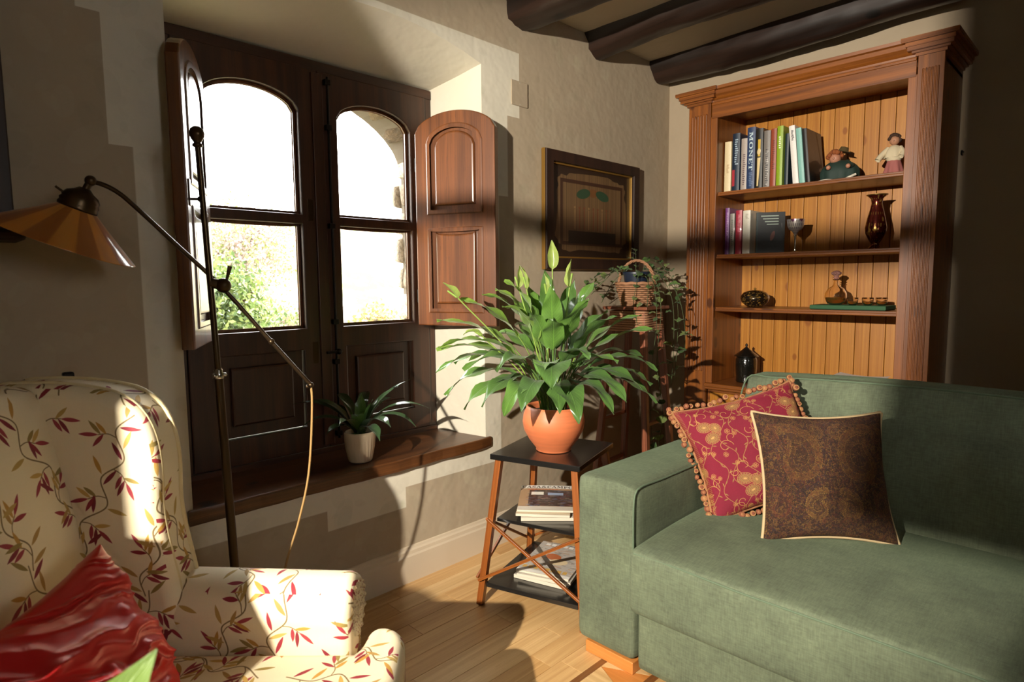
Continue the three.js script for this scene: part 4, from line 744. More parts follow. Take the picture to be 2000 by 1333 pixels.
// red brocade cushion with a bobble fringe
{
  const tl = V3(1.965, 0.745, 0.925), tr = V3(2.275, 0.85, 1.205), bl = V3(1.96, 0.465, 1.145), br = V3().addVectors(tr, bl).sub(tl);
  const ctr = V3().addVectors(tr, bl).multiplyScalar(0.5), u = V3().subVectors(tr, tl), v = V3().subVectors(tl, bl);
  const t = thing('throw_cushion', 'red brocade cushion with gold scrolls and bobble fringe in the sofa corner', 'cushion');
  place(t, ctr, u, v);
  const W = 0.45, H = 0.41;
  const map = canvasTex(768, 768, (c, w, h) => {
    c.fillStyle = '#82102c'; c.fillRect(0, 0, w, h);
    for (let i = 0; i < 5000; i++) { c.fillStyle = hash(i, 1, 3) > 0.5 ? 'rgba(170,40,70,.18)' : 'rgba(70,5,20,.18)'; c.fillRect(hash(i, 2, 3) * w, hash(i, 3, 3) * h, 5, 2); }
    const gold = '#b98a4a', dim = '#8a5f3c';
    const flower = (x, y, r) => { c.strokeStyle = gold; c.lineWidth = 4; for (let k = 0; k < 6; k++) { c.beginPath(); c.arc(x + Math.cos(k) * r * 0.7, y + Math.sin(k) * r * 0.7, r * 0.42, 0, 7); c.stroke(); } c.beginPath(); c.arc(x, y, r * 0.3, 0, 7); c.stroke(); };
    const medal = (x, y, r, a) => { c.save(); c.translate(x, y); c.rotate(a); c.fillStyle = dim; c.beginPath(); c.ellipse(0, 0, r, r * 0.82, 0, 0, 7); c.fill(); c.strokeStyle = gold; for (let q = 1; q > 0.2; q -= 0.22) { c.lineWidth = 4; c.beginPath(); c.ellipse(0, 0, r * q, r * 0.82 * q, 0, 0, 7); c.stroke(); } c.fillStyle = '#8c1430'; for (let k = 0; k < 16; k++) { c.beginPath(); c.arc(Math.cos(k * 0.393) * r * 0.87, Math.sin(k * 0.393) * r * 0.7, r * 0.07, 0, 7); c.fill(); } c.fillStyle = '#c89a5a'; c.beginPath(); c.ellipse(0, 0, r * 0.25, r * 0.15, 0, 0, 7); c.fill(); c.restore(); };
    const scroll = (x, y, r, a, dir) => { c.strokeStyle = gold; c.lineWidth = 6; c.beginPath(); for (let k = 0; k <= 40; k++) { const q = k / 40, rad = r * (1 - q * 0.75), an = a + dir * q * 5.5; const px = x + Math.cos(an) * rad, py = y + Math.sin(an) * rad; k ? c.lineTo(px, py) : c.moveTo(px, py); } c.stroke(); };
    c.strokeStyle = '#a87c44'; for (let q = 0; q < 9; q++) { c.lineWidth = 3.5; c.beginPath(); for (let k = 0; k <= 60; k++) { const y = k / 60 * h, x = (q + 0.5) / 9 * w + Math.sin(k * 0.32 + q * 2) * 34; k ? c.lineTo(x, y) : c.moveTo(x, y); } c.stroke(); c.fillStyle = '#9a6f40'; for (let k = 1; k < 20; k++) { const y = k / 20 * h, x = (q + 0.5) / 9 * w + Math.sin(k * 0.96 + q * 2) * 34; leafPath(c, x, y, k * 2.4, 30, 8); } }
    c.scale(0.6, 0.6); for (const [ox, oy] of [[0, 0], [480, 250], [330, -330], [-300, 420], [200, 640], [760, 560], [900, -60], [1000, 900], [560, 1040], [60, 1060], [-380, 860], [820, 1240], [1200, 380]]) {
      medal(200 + ox, 290 + oy, 74, 0.3); medal(300 + ox, 330 + oy, 62, 1.1); medal(240 + ox, 430 + oy, 78, -0.3);
      scroll(230 + ox, 160 + oy, 80, 2.2, 1); scroll(330 + ox, 560 + oy, 84, 0, -1); scroll(130 + ox, 200 + oy, 50, 4, -1); scroll(420 + ox, 470 + oy, 56, 2, 1); scroll(120 + ox, 520 + oy, 60, 1, 1);
      flower(330 + ox, 190 + oy, 24); flower(390 + ox, 140 + oy, 20); flower(180 + ox, 110 + oy, 20); flower(400 + ox, 400 + oy, 24); flower(460 + ox, 440 + oy, 20); flower(300 + ox, 640 + oy, 24); flower(180 + ox, 600 + oy, 22);
    }
    c.setTransform(1, 0, 0, 1, 0, 0); c.strokeStyle = 'rgba(150,110,60,.7)'; c.lineWidth = 30; c.setLineDash([6, 5]); c.strokeRect(8, 8, w - 16, h - 16);
  }, null, false);
  mesh('cover', pillowGeo(W, H, 0.165, 40, (u, v) => 0.005 * Math.sin(u * 7 + v * 3) * Math.sin(v * 6 - u * 2)), new THREE.MeshPhysicalMaterial({ map, roughness: 0.6, sheen: 0.7, sheenColor: new THREE.Color(0xd06070), sheenRoughness: 0.4, bumpMap: weave, bumpScale: 0.0006 }), t);
  const edge = (k) => { const q = k * 4 % 4, s = Math.floor(q), f = (q - s) * 2 - 1, e = 1 - 0.11 * (1 - f * f); return s === 0 ? [f * W / 2, H / 2 * e] : s === 1 ? [W / 2 * e, -f * H / 2] : s === 2 ? [-f * W / 2, -H / 2 * e] : [-W / 2 * e, f * H / 2]; };
  const braid = Array.from({ length: 80 }, (_, i) => { const [x, y] = edge(i / 80); return V3(x, y, 0.002 * Math.sin(i * 3)); });
  mesh('braid', tube(braid, 0.006, 240, 6, true), std(0x9a6a44, 0.85), t);
  const ball = sphere(0.0105, 0, 0, 0, 9, 7), bm = [std(0x9a6440, 0.85), std(0x7e4630, 0.85), std(0xa87a4c, 0.85)], knot = new THREE.TorusGeometry(0.0072, 0.003, 5, 10);
  for (let i = 0; i < 92; i++) { const [x, y] = edge((i + 0.5) / 92), l = Math.hypot(x, y), k = 1 + rr(0.012, 0.026) / l; const b = mesh('tassel_ball', ball, bm[i % 3], t); b.position.set(x * k, y * k, rr(-0.012, 0.012)); b.scale.setScalar(rr(0.85, 1.15)); const n = mesh('tassel_knot', knot, bm[(i + 1) % 3], b); n.position.set(0, 0, 0.006); }
}
// brown paisley cushion with pale piping
{
  const bl = V3(1.865, 0.462, 1.345), br = V3(2.12, 0.458, 1.645), tl = V3(1.965, 0.815, 1.235), trr = V3(2.19, 0.825, 1.525);
  const ctr = V3().add(bl).add(br).add(tl).add(trr).multiplyScalar(0.25), u = V3().subVectors(br, bl).add(trr).sub(tl), v = V3().subVectors(tl, bl).add(trr).sub(br);
  const t = thing('throw_cushion', 'brown paisley cushion with pale piping in front of the red one', 'cushion'); place(t, ctr, u, v);
  const map = canvasTex(768, 768, (c, w, h) => {
    c.fillStyle = '#2a140a'; c.fillRect(0, 0, w, h);
    const cols = ['#5c2e16', '#6b4a1c', '#4a1a14', '#1a0c07', '#7a5a26', '#33222c', '#3a2410'];
    const fleck = (n, s0) => { for (let i = 0; i < n; i++) { c.strokeStyle = cols[Math.floor(hash(i, 7, s0) * 7)]; c.lineWidth = 2; const x = hash(i, 1, s0) * w, y = hash(i, 2, s0) * h, a = hash(i, 4, s0) * 6; c.beginPath(); c.arc(x, y, 2 + 5 * hash(i, 3, s0), a, a + 3.4); c.stroke(); } };
    fleck(12000, 9);
    const pais = (x, y, s, k, fill, line) => { c.save(); c.translate(x, y); c.scale(k * s, s); for (let q = 1; q > 0.3; q -= 0.3) { c.beginPath(); c.moveTo(0, 60 * q); c.bezierCurveTo(-70 * q, 60 * q, -70 * q, -60 * q, 0, -80 * q); c.bezierCurveTo(30 * q, -100 * q, 60 * q, -90 * q, 50 * q, -60 * q); c.bezierCurveTo(20 * q, -80 * q, 20 * q, -30 * q, 40 * q, 0); c.bezierCurveTo(60 * q, 40 * q, 30 * q, 60 * q, 0, 60 * q); c.fillStyle = q === 1 ? fill : 'rgba(34,14,8,.4)'; c.fill(); c.strokeStyle = line; c.lineWidth = 3 / s; c.setLineDash([7 / s, 4 / s]); c.stroke(); } c.restore(); };
    for (const k of [1, -1]) {
      const X = (d) => w / 2 + k * d;
      pais(X(165), 280, 2.3, k, 'rgba(112,72,26,.5)', '#7d5c28'); pais(X(95), 565, 1.2, -k, 'rgba(122,86,34,.55)', '#8a6a30'); pais(X(300), 560, 1.2, k, 'rgba(96,40,22,.5)', '#6a4420'); pais(X(310), 150, 0.8, -k, 'rgba(96,40,22,.5)', '#6a4420'); pais(X(50), 130, 0.7, k, 'rgba(112,72,26,.5)', '#75582a');
      for (let q = 0; q < 30; q++) pais(X(20 + hash(q, 1, 8) * 340), hash(q, 2, 8) * h, 0.22 + 0.14 * hash(q, 3, 8), hash(q, 4, 8) > 0.5 ? 1 : -1, 'rgba(110,70,30,.5)', ['#5a3c18', '#5e3016', '#6a4c24'][q % 3]);
    }
    fleck(7000, 19);
  }, null, false);
  const W = u.length() / 2 + 0.02, H = v.length() / 2 + 0.02;
  mesh('cover', pillowGeo(W, H, 0.165, 40, (u, v) => 0.005 * Math.sin(u * 7 + v * 3) * Math.sin(v * 6 - u * 2)), new THREE.MeshPhysicalMaterial({ map, roughness: 0.75, sheen: 0.3, sheenColor: new THREE.Color(0x8a5a3a), bumpMap: weave, bumpScale: 0.0008 }), t);
  const e = Array.from({ length: 96 }, (_, i) => { const q = i / 24, s = Math.floor(q), f = (q - s) * 2 - 1, k = 1 - 0.11 * (1 - f * f) + 0.006; return s === 0 ? V3(f * W / 2, H / 2 * k, 0) : s === 1 ? V3(W / 2 * k, -f * H / 2, 0) : s === 2 ? V3(-f * W / 2, -H / 2 * k, 0) : V3(-W / 2 * k, f * H / 2, 0); });
  mesh('piping', tube(e, 0.0055, 260, 7, true), std(0xb9a078, 0.8), t);
}

// ------------------------------------------------------------------ side table
const TB = { c: V3(1.808, 0, 0.503), u: V3(0.297, 0, 0.955), v: V3(0.955, 0, -0.297) };
const tbAng = Math.atan2(0.297, 0.955);   // local x runs along v, local z along u
{
  const t = thing('side_table', 'square black topped side table with splayed wooden legs and crossed braces', 'side table', null, [TB.c.x, 0, TB.c.z], tbAng);
  mesh('tabletop', box(0.372, 0.022, 0.372, 0, 0.589, 0, 0.003, 'x'), M.black, t);
  const half = (y) => lerp(0.218, 0.158, y / 0.578), L = (sx, sz, y) => V3(sx * half(y), y, sz * half(y));
  for (const sx of [-1, 1]) for (const sz of [-1, 1]) mesh('leg', bar(L(sx, sz, 0.001), L(sx, sz, 0.578), 0.026, 0.026), M.leg, t);
  mesh('shelf', box(half(0.34) * 2 - 0.03, 0.014, half(0.34) * 2 - 0.03, 0, 0.335, 0, 0.002, 'x'), M.black, t);
  mesh('shelf', box(half(0.09) * 2 + 0.016, 0.018, half(0.09) * 2 - 0.032, 0, 0.085, 0, 0.002, 'x'), M.black, t);
  // crossed braces on the four sides, pinned to the outside of the legs
  const sides = [[[-1, -1], [-1, 1]], [[1, -1], [1, 1]], [[-1, -1], [1, -1]], [[-1, 1], [1, 1]]];
  for (const [a, b] of sides) for (const flip of [0, 1]) {
    const p = L(...(flip ? b : a), 0.335), q = L(...(flip ? a : b), 0.11), o = V3((a[0] + b[0]) / 2, 0, (a[1] + b[1]) / 2).multiplyScalar(0.016 + flip * 0.009);
    p.add(o); q.add(o); const d = V3().subVectors(q, p).normalize(); mesh('brace', bar(p.addScaledVector(d, -0.012), q.addScaledVector(d, 0.012), 0.011, 0.011), M.leg, t);
  }
}
// magazines
{
  const cover1 = canvasTex(512, 660, (c, w, h) => {
    c.fillStyle = '#efe9df'; c.fillRect(0, 0, w, h);
    c.fillStyle = '#b08a66'; c.fillRect(0, 92, w, h); c.fillStyle = '#4c3a34'; c.fillRect(90, 140, w, 420);
    for (let i = 0; i < 420; i++) { c.fillStyle = ['rgba(30,22,24,.5)', 'rgba(170,150,130,.45)', 'rgba(110,130,170,.4)', 'rgba(120,40,44,.45)'][i % 4]; c.fillRect(60 + hash(i, 1, 2) * 420, 140 + hash(i, 2, 2) * 420, 60 * hash(i, 3, 2), 22 * hash(i, 4, 2)); }
    c.fillStyle = '#f2ebdc'; c.fillRect(110, 190, 120, 80); c.fillStyle = '#9aaac4'; c.fillRect(270, 210, 150, 70);
    c.fillStyle = '#1c1a20'; c.font = 'bold 84px serif'; c.textBaseline = 'top'; c.save(); c.scale(0.83, 1); c.fillText('CASA&CAMPO', 10, 2); c.restore();
    c.fillStyle = '#c0562c'; for (let i = 0; i < 9; i++) c.fillRect(70 + i * 34, 108, 26, 20); c.fillStyle = '#d8ccbc'; c.fillRect(0, 570, w, 90);
  }, null, false);
  const cover2 = canvasTex(512, 660, (c, w, h) => {
    c.fillStyle = '#b8b0a8'; c.fillRect(0, 0, w, h);
    for (let i = 0; i < 420; i++) { c.fillStyle = ['rgba(60,50,46,.35)', 'rgba(220,200,180,.4)', 'rgba(90,110,100,.3)', 'rgba(190,120,70,.35)'][i % 4]; c.fillRect(hash(i, 1, 6) * w, hash(i, 2, 6) * h, 80 * hash(i, 3, 6), 18 * hash(i, 4, 6)); }
    c.fillStyle = '#b5633a'; c.beginPath(); c.ellipse(230, 300, 80, 60, 0.3, 0, 7); c.fill(); c.fillStyle = '#dcc6a0'; c.beginPath(); c.ellipse(310, 390, 90, 60, -0.2, 0, 7); c.fill();
    c.fillStyle = '#caa050'; for (let i = 0; i < 8; i++) c.fillRect(30 + i * 56, 540, 40, 50); c.fillStyle = '#e8e4de'; for (let i = 0; i < 7; i++) c.fillRect(60 + i * 60, 34, 42, 44); c.fillStyle = '#e4dfd6'; c.fillRect(0, 610, w, 50);
  }, null, false);
  const paper = std(0xcdc2ae, 0.7);
  function magazine(label, x, y, z, ang, w, h, th, tex, col, group) {
    const t = thing('magazine', label, 'magazine', group, [x, y, z], ang);
    mesh('pages', box(w, th, h, 0, th / 2, 0, 0.0015), paper, t);
    const cov = new THREE.PlaneGeometry(w, h, 8, 1).rotateX(-PI / 2), p = cov.attributes.position;
    for (let i = 0; i < p.count; i++) p.setY(i, th + 0.0008 + 0.0014 * Math.sin((p.getX(i) / w + 0.5) * PI));
    mesh('cover', cov, tex ? new THREE.MeshPhysicalMaterial({ map: tex, roughness: 0.3, clearcoat: 0.6, clearcoatRoughness: 0.15 }) : std(col, 0.35, { clearcoat: 0.5 }), t);
  }
  const a1 = 0.78 - PI / 2 + 0.8;   // the cover reads from the camera's side
  const yaw = Math.atan2(-0.16, 0.16);
  magazine('closed magazine at the bottom of the stack on the middle shelf', 1.815, 0.3425, 0.46, -0.80, 0.21, 0.29, 0.012, null, 0xd8cfc0, 'magazines on the middle shelf');
  magazine('magazine between two others on the middle shelf', 1.81, 0.3568, 0.455, -0.9, 0.21, 0.285, 0.01, null, 0xc9b394, 'magazines on the middle shelf');
  magazine('magazine titled CASA&CAMPO topping the middle shelf stack', 1.828, 0.3692, 0.445, -0.86, 0.22, 0.29, 0.008, cover1, 0, 'magazines on the middle shelf');
  magazine('magazine at the bottom of the pile on the lowest shelf', 1.82, 0.0945, 0.50, -1.28, 0.225, 0.295, 0.014, null, 0xcfc8bc, 'magazines on the lowest shelf');
  magazine('magazine in the middle of the pile on the lowest shelf', 1.815, 0.1108, 0.505, -1.18, 0.22, 0.29, 0.012, null, 0xb4aca0, 'magazines on the lowest shelf');
  magazine('colourful magazine topping the pile on the lowest shelf', 1.82, 0.1252, 0.50, -1.22, 0.22, 0.29, 0.008, cover2, 0, 'magazines on the lowest shelf');
}

// ------------------------------------------------------------------ plants
// one blade on its stalk. inc: angles from the vertical at the root, where the blade starts and at the tip
function leafGeo(o) {
  const { stalk, len, wid, i0, i1, i2, wave = 0.004, fold = 0.25, twist = 0, r = 0.0026, strap = false } = o, n = 12, pts = [], dir = [];
  let x = 0, y = 0; const m = stalk > 0 ? 8 : 0, ph = rnd() * 6;
  for (let k = 0; k <= m; k++) { const a = lerp(i0, i1, m ? (k / m) ** 1.4 : 1); pts.push([x, y]); dir.push(a); if (k < m) { x += Math.sin(a) * stalk / m; y += Math.cos(a) * stalk / m; } }
  const st = pts.map(([a, b]) => V3(a, b, 0)), g = [];
  if (m) g.push(tube(st, r, 8, 5));
  const pos = [], uv = [], idx = [], c = 6;
  for (let k = 0; k <= n; k++) {
    const s = k / n, a = lerp(i1, i2, s ** 1.1), w = strap ? wid * (0.8 + 0.2 * Math.sin(s * PI)) * (1 - smooth(0.72, 1, s) * 0.97) : wid * 1.0 * Math.pow(Math.sin(PI * Math.pow(clamp(s, 0.001, 0.999), 0.72)), 0.85) * (1 - 0.25 * s) + 0.0006;
    const ty = twist * s;
    for (let j = 0; j <= c; j++) {
      const t = j / c * 2 - 1, lift = fold * w * Math.abs(t) ** 1.2 + wave * Math.sin(s * 13 + ph + t * 1.5) * Math.abs(t);
      const nx = -Math.cos(a), ny = Math.sin(a);         // upper side of the blade, in the plane of the arc
      pos.push(x + nx * lift * Math.cos(ty) - Math.cos(a) * t * w * Math.sin(ty) * 0.6, y + ny * lift + Math.sin(a) * t * w * Math.sin(ty) * 0.6, t * w * Math.cos(ty)); uv.push(j / c, s);
    }
    if (k < n) { x += Math.sin(a) * len / n; y += Math.cos(a) * len / n; }
  }
  for (let k = 0; k < n; k++) for (let j = 0; j < c; j++) { const a = k * (c + 1) + j, b = a + 1, d = a + c + 1, e = d + 1; idx.push(a, b, d, b, e, d); }
  const bl = new THREE.BufferGeometry(); bl.setAttribute('position', new THREE.Float32BufferAttribute(pos, 3)); bl.setAttribute('uv', new THREE.Float32BufferAttribute(uv, 2)); bl.setIndex(idx); smoothN(bl);
  g.push(bl); return g.length > 1 ? join(g) : bl;
}
const turnTo = (deg) => (deg - 45) * PI / 180;   // 0: to the picture's right, 90: away from the camera, 180: left, 270: towards it
const terracotta = dataTex(256, 256, (u, v) => { const n = fbm(u * 6, v * 10, 6, 10, 4, 2), b = vnoise(u * 3, v * 60, 3, 60, 5); const k = 0.9 + 0.16 * n + 0.06 * (b - 0.5); return [208 * k, 116 * k, 72 * k]; });
{
  const t = thing('peace_lily', 'bushy peace lily in a round terracotta pot on the side table', 'potted plant', null, [1.792, 0.6005, 0.518]);
  mesh('pot', lathe([[0, 0], [0.066, 0], [0.07, 0.004], [0.069, 0.01], [0.096, 0.045], [0.117, 0.085], [0.122, 0.115], [0.118, 0.145], [0.108, 0.168], [0.106, 0.178], [0.099, 0.179], [0.098, 0.168], [0.106, 0.14], [0.108, 0.1]], 56), new THREE.MeshPhysicalMaterial({ map: terracotta, roughness: 0.5, clearcoat: 0.15, clearcoatRoughness: 0.4 }), t);
  mesh('soil', lathe([[0, 0.158], [0.06, 0.155], [0.104, 0.15]], 30), M.soil, t);
  const put = (name, g, m, deg, rad = 0.03) => { const o = mesh(name, g, m, t), a = turnTo(deg); o.rotation.y = a; o.position.set(Math.cos(a) * rad, 0.15, -Math.sin(a) * rad); return o; };
  // leaves seen one by one: direction, stalk, blade, half width, angles, tone
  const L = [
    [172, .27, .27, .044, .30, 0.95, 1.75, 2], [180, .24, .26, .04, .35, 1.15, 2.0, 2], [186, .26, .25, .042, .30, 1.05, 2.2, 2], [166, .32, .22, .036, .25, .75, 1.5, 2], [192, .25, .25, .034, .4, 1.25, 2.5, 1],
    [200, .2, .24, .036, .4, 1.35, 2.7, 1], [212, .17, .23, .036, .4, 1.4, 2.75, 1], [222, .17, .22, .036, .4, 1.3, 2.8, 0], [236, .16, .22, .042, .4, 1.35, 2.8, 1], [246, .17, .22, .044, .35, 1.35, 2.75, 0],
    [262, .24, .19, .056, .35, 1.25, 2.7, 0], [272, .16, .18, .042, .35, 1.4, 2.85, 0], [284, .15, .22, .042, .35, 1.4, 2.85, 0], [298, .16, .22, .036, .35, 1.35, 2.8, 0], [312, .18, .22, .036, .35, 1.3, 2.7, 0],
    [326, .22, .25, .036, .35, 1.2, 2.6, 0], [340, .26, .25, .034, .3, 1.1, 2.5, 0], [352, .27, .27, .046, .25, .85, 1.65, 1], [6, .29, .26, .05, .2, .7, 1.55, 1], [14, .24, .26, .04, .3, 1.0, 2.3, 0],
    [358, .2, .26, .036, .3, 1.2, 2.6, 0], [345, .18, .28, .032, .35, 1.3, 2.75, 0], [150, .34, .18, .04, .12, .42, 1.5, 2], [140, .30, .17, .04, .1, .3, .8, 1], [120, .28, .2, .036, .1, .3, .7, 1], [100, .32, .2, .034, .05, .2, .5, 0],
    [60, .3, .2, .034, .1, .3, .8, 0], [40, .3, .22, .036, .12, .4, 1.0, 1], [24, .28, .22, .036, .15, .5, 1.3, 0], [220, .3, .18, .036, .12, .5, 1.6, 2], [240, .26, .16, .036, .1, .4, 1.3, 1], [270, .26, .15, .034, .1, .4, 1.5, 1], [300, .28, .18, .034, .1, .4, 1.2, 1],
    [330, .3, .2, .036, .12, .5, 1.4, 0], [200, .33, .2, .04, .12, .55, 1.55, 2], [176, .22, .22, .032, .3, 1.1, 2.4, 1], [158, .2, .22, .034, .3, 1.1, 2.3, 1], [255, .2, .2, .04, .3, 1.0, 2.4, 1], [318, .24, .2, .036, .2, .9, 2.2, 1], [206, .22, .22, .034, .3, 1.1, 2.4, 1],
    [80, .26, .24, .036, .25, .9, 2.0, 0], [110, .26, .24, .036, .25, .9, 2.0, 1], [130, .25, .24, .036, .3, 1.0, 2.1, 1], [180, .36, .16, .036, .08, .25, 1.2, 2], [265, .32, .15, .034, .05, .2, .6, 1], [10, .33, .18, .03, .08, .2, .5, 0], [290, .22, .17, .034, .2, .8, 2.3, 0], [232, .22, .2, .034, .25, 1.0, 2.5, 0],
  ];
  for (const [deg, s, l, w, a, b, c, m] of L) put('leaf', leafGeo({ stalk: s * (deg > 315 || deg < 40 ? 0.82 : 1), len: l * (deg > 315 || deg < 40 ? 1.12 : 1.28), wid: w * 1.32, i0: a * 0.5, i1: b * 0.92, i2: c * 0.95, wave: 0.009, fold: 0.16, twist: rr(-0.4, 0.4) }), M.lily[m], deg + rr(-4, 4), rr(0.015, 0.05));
  // thin stalks crowding the pot
  for (let i = 0; i < 40; i++) { const a = rr(0, 360), h = rr(0.12, 0.26); put('stalk', tube([[0, 0, 0], [0.012, h * 0.5, 0], [rr(0.03, 0.09), h, 0]], 0.0023, 8, 5), i % 3 ? M.stemG : M.lily[0], a, rr(0.01, 0.06)); }
  // flowers: stalk, spathe and spadix
  const F = [[90, .56, .05, .115, .024, .03, .25], [205, .46, .02, .085, .022, .04, .2], [20, .49, .1, .11, .024, .05, .1], [178, .49, .17, .095, .02, .1, .5], [172, .50, .23, .09, .018, .15, -.3], [178, .57, .66, .095, .022, .8, 1.0], [188, .40, .70, .08, .016, .8, 2.4]];
  for (const [deg, h, lean, len, wid, a, tip] of F) {
    const top = [Math.sin(lean) * h, Math.cos(lean) * h];
    const fl = put('flower_stem', tube([[0, 0, 0], [top[0] * 0.4, top[1] * 0.5, 0], [...top, 0]], 0.0028, 14, 6), M.stemG, deg, 0.02);
    const sp = mesh('spathe', leafGeo({ stalk: 0, len, wid, i0: 0, i1: a, i2: tip, wave: 0.002, fold: 0.75 }).rotateY(rr(-0.9, 0.9)), M.spathe, fl); sp.position.set(...top, 0);
    const sd = mesh('spadix', new THREE.CapsuleGeometry(0.0045, len * 0.4, 4, 8).translate(0, len * 0.28, 0.0).rotateZ(-(a + 0.15)), M.stemG, fl); sd.position.set(...top, 0);
  }
}
{ // bromeliad on the window seat
  const t = thing('bromeliad', 'dark strap-leaved bromeliad in a fluted cream pot on the window seat', 'potted plant', null, [1.285, 0.5415, -0.082]);
  const g = lathe([[0, 0], [0.043, 0], [0.047, 0.006], [0.058, 0.06], [0.0625, 0.1], [0.062, 0.118], [0.058, 0.124], [0.054, 0.12], [0.056, 0.1]], 96), p = g.attributes.position;
  for (let i = 0; i < p.count; i++) { const y = p.getY(i), x = p.getX(i), z = p.getZ(i), r = Math.hypot(x, z), a = Math.atan2(z, x), k = y > 0.004 && y < 0.119 && r > 0.05 * (y / 0.12) + 0.03 ? 1 + 0.018 * Math.cos(a * 24) : 1; p.setXYZ(i, x * k, y, z * k); }
  mesh('pot', smoothN(g), std(0xcbb89c, 0.4, { clearcoat: 0.2 }), t);
  mesh('soil', lathe([[0, 0.108], [0.055, 0.104]], 24), M.soil, t);
  const L = [[178, .24, .021, .5, 1.9, 0], [195, .2, .021, .55, 2.5, 0], [168, .2, .018, .45, 1.6, 0], [225, .13, .02, .5, 2.6, 0], [2, .25, .02, .5, 2.1, 0], [15, .24, .018, .35, 1.25, 0], [345, .22, .02, .5, 2.5, 0], [322, .17, .024, .45, 2.3, 0], [35, .2, .018, .3, 1.3, 0], [60, .2, .02, .4, 1.9, 0], [95, .22, .02, .4, 1.8, 0], [130, .21, .02, .4, 1.7, 0], [150, .2, .02, .45, 2.1, 0], [255, .14, .022, .35, 2.0, 1], [280, .13, .022, .2, 1.6, 1], [200, .13, .022, .15, .6, 1], [0, .12, .02, .15, .5, 1], [90, .13, .02, .1, .4, 1], [310, .15, .02, .6, 2.7, 0]];
  for (const [deg, len, wid, a, b, m] of L) { const o = mesh('leaf', leafGeo({ stalk: 0, len: len * 1.3, wid: wid * 1.15, i0: 0, i1: a, i2: b, wave: 0.001, fold: 0.35, strap: true }), m ? M.bromMid : M.brom, t), q = turnTo(deg); o.rotation.y = q; o.position.set(Math.cos(q) * 0.012, 0.105, -Math.sin(q) * 0.012); }
}
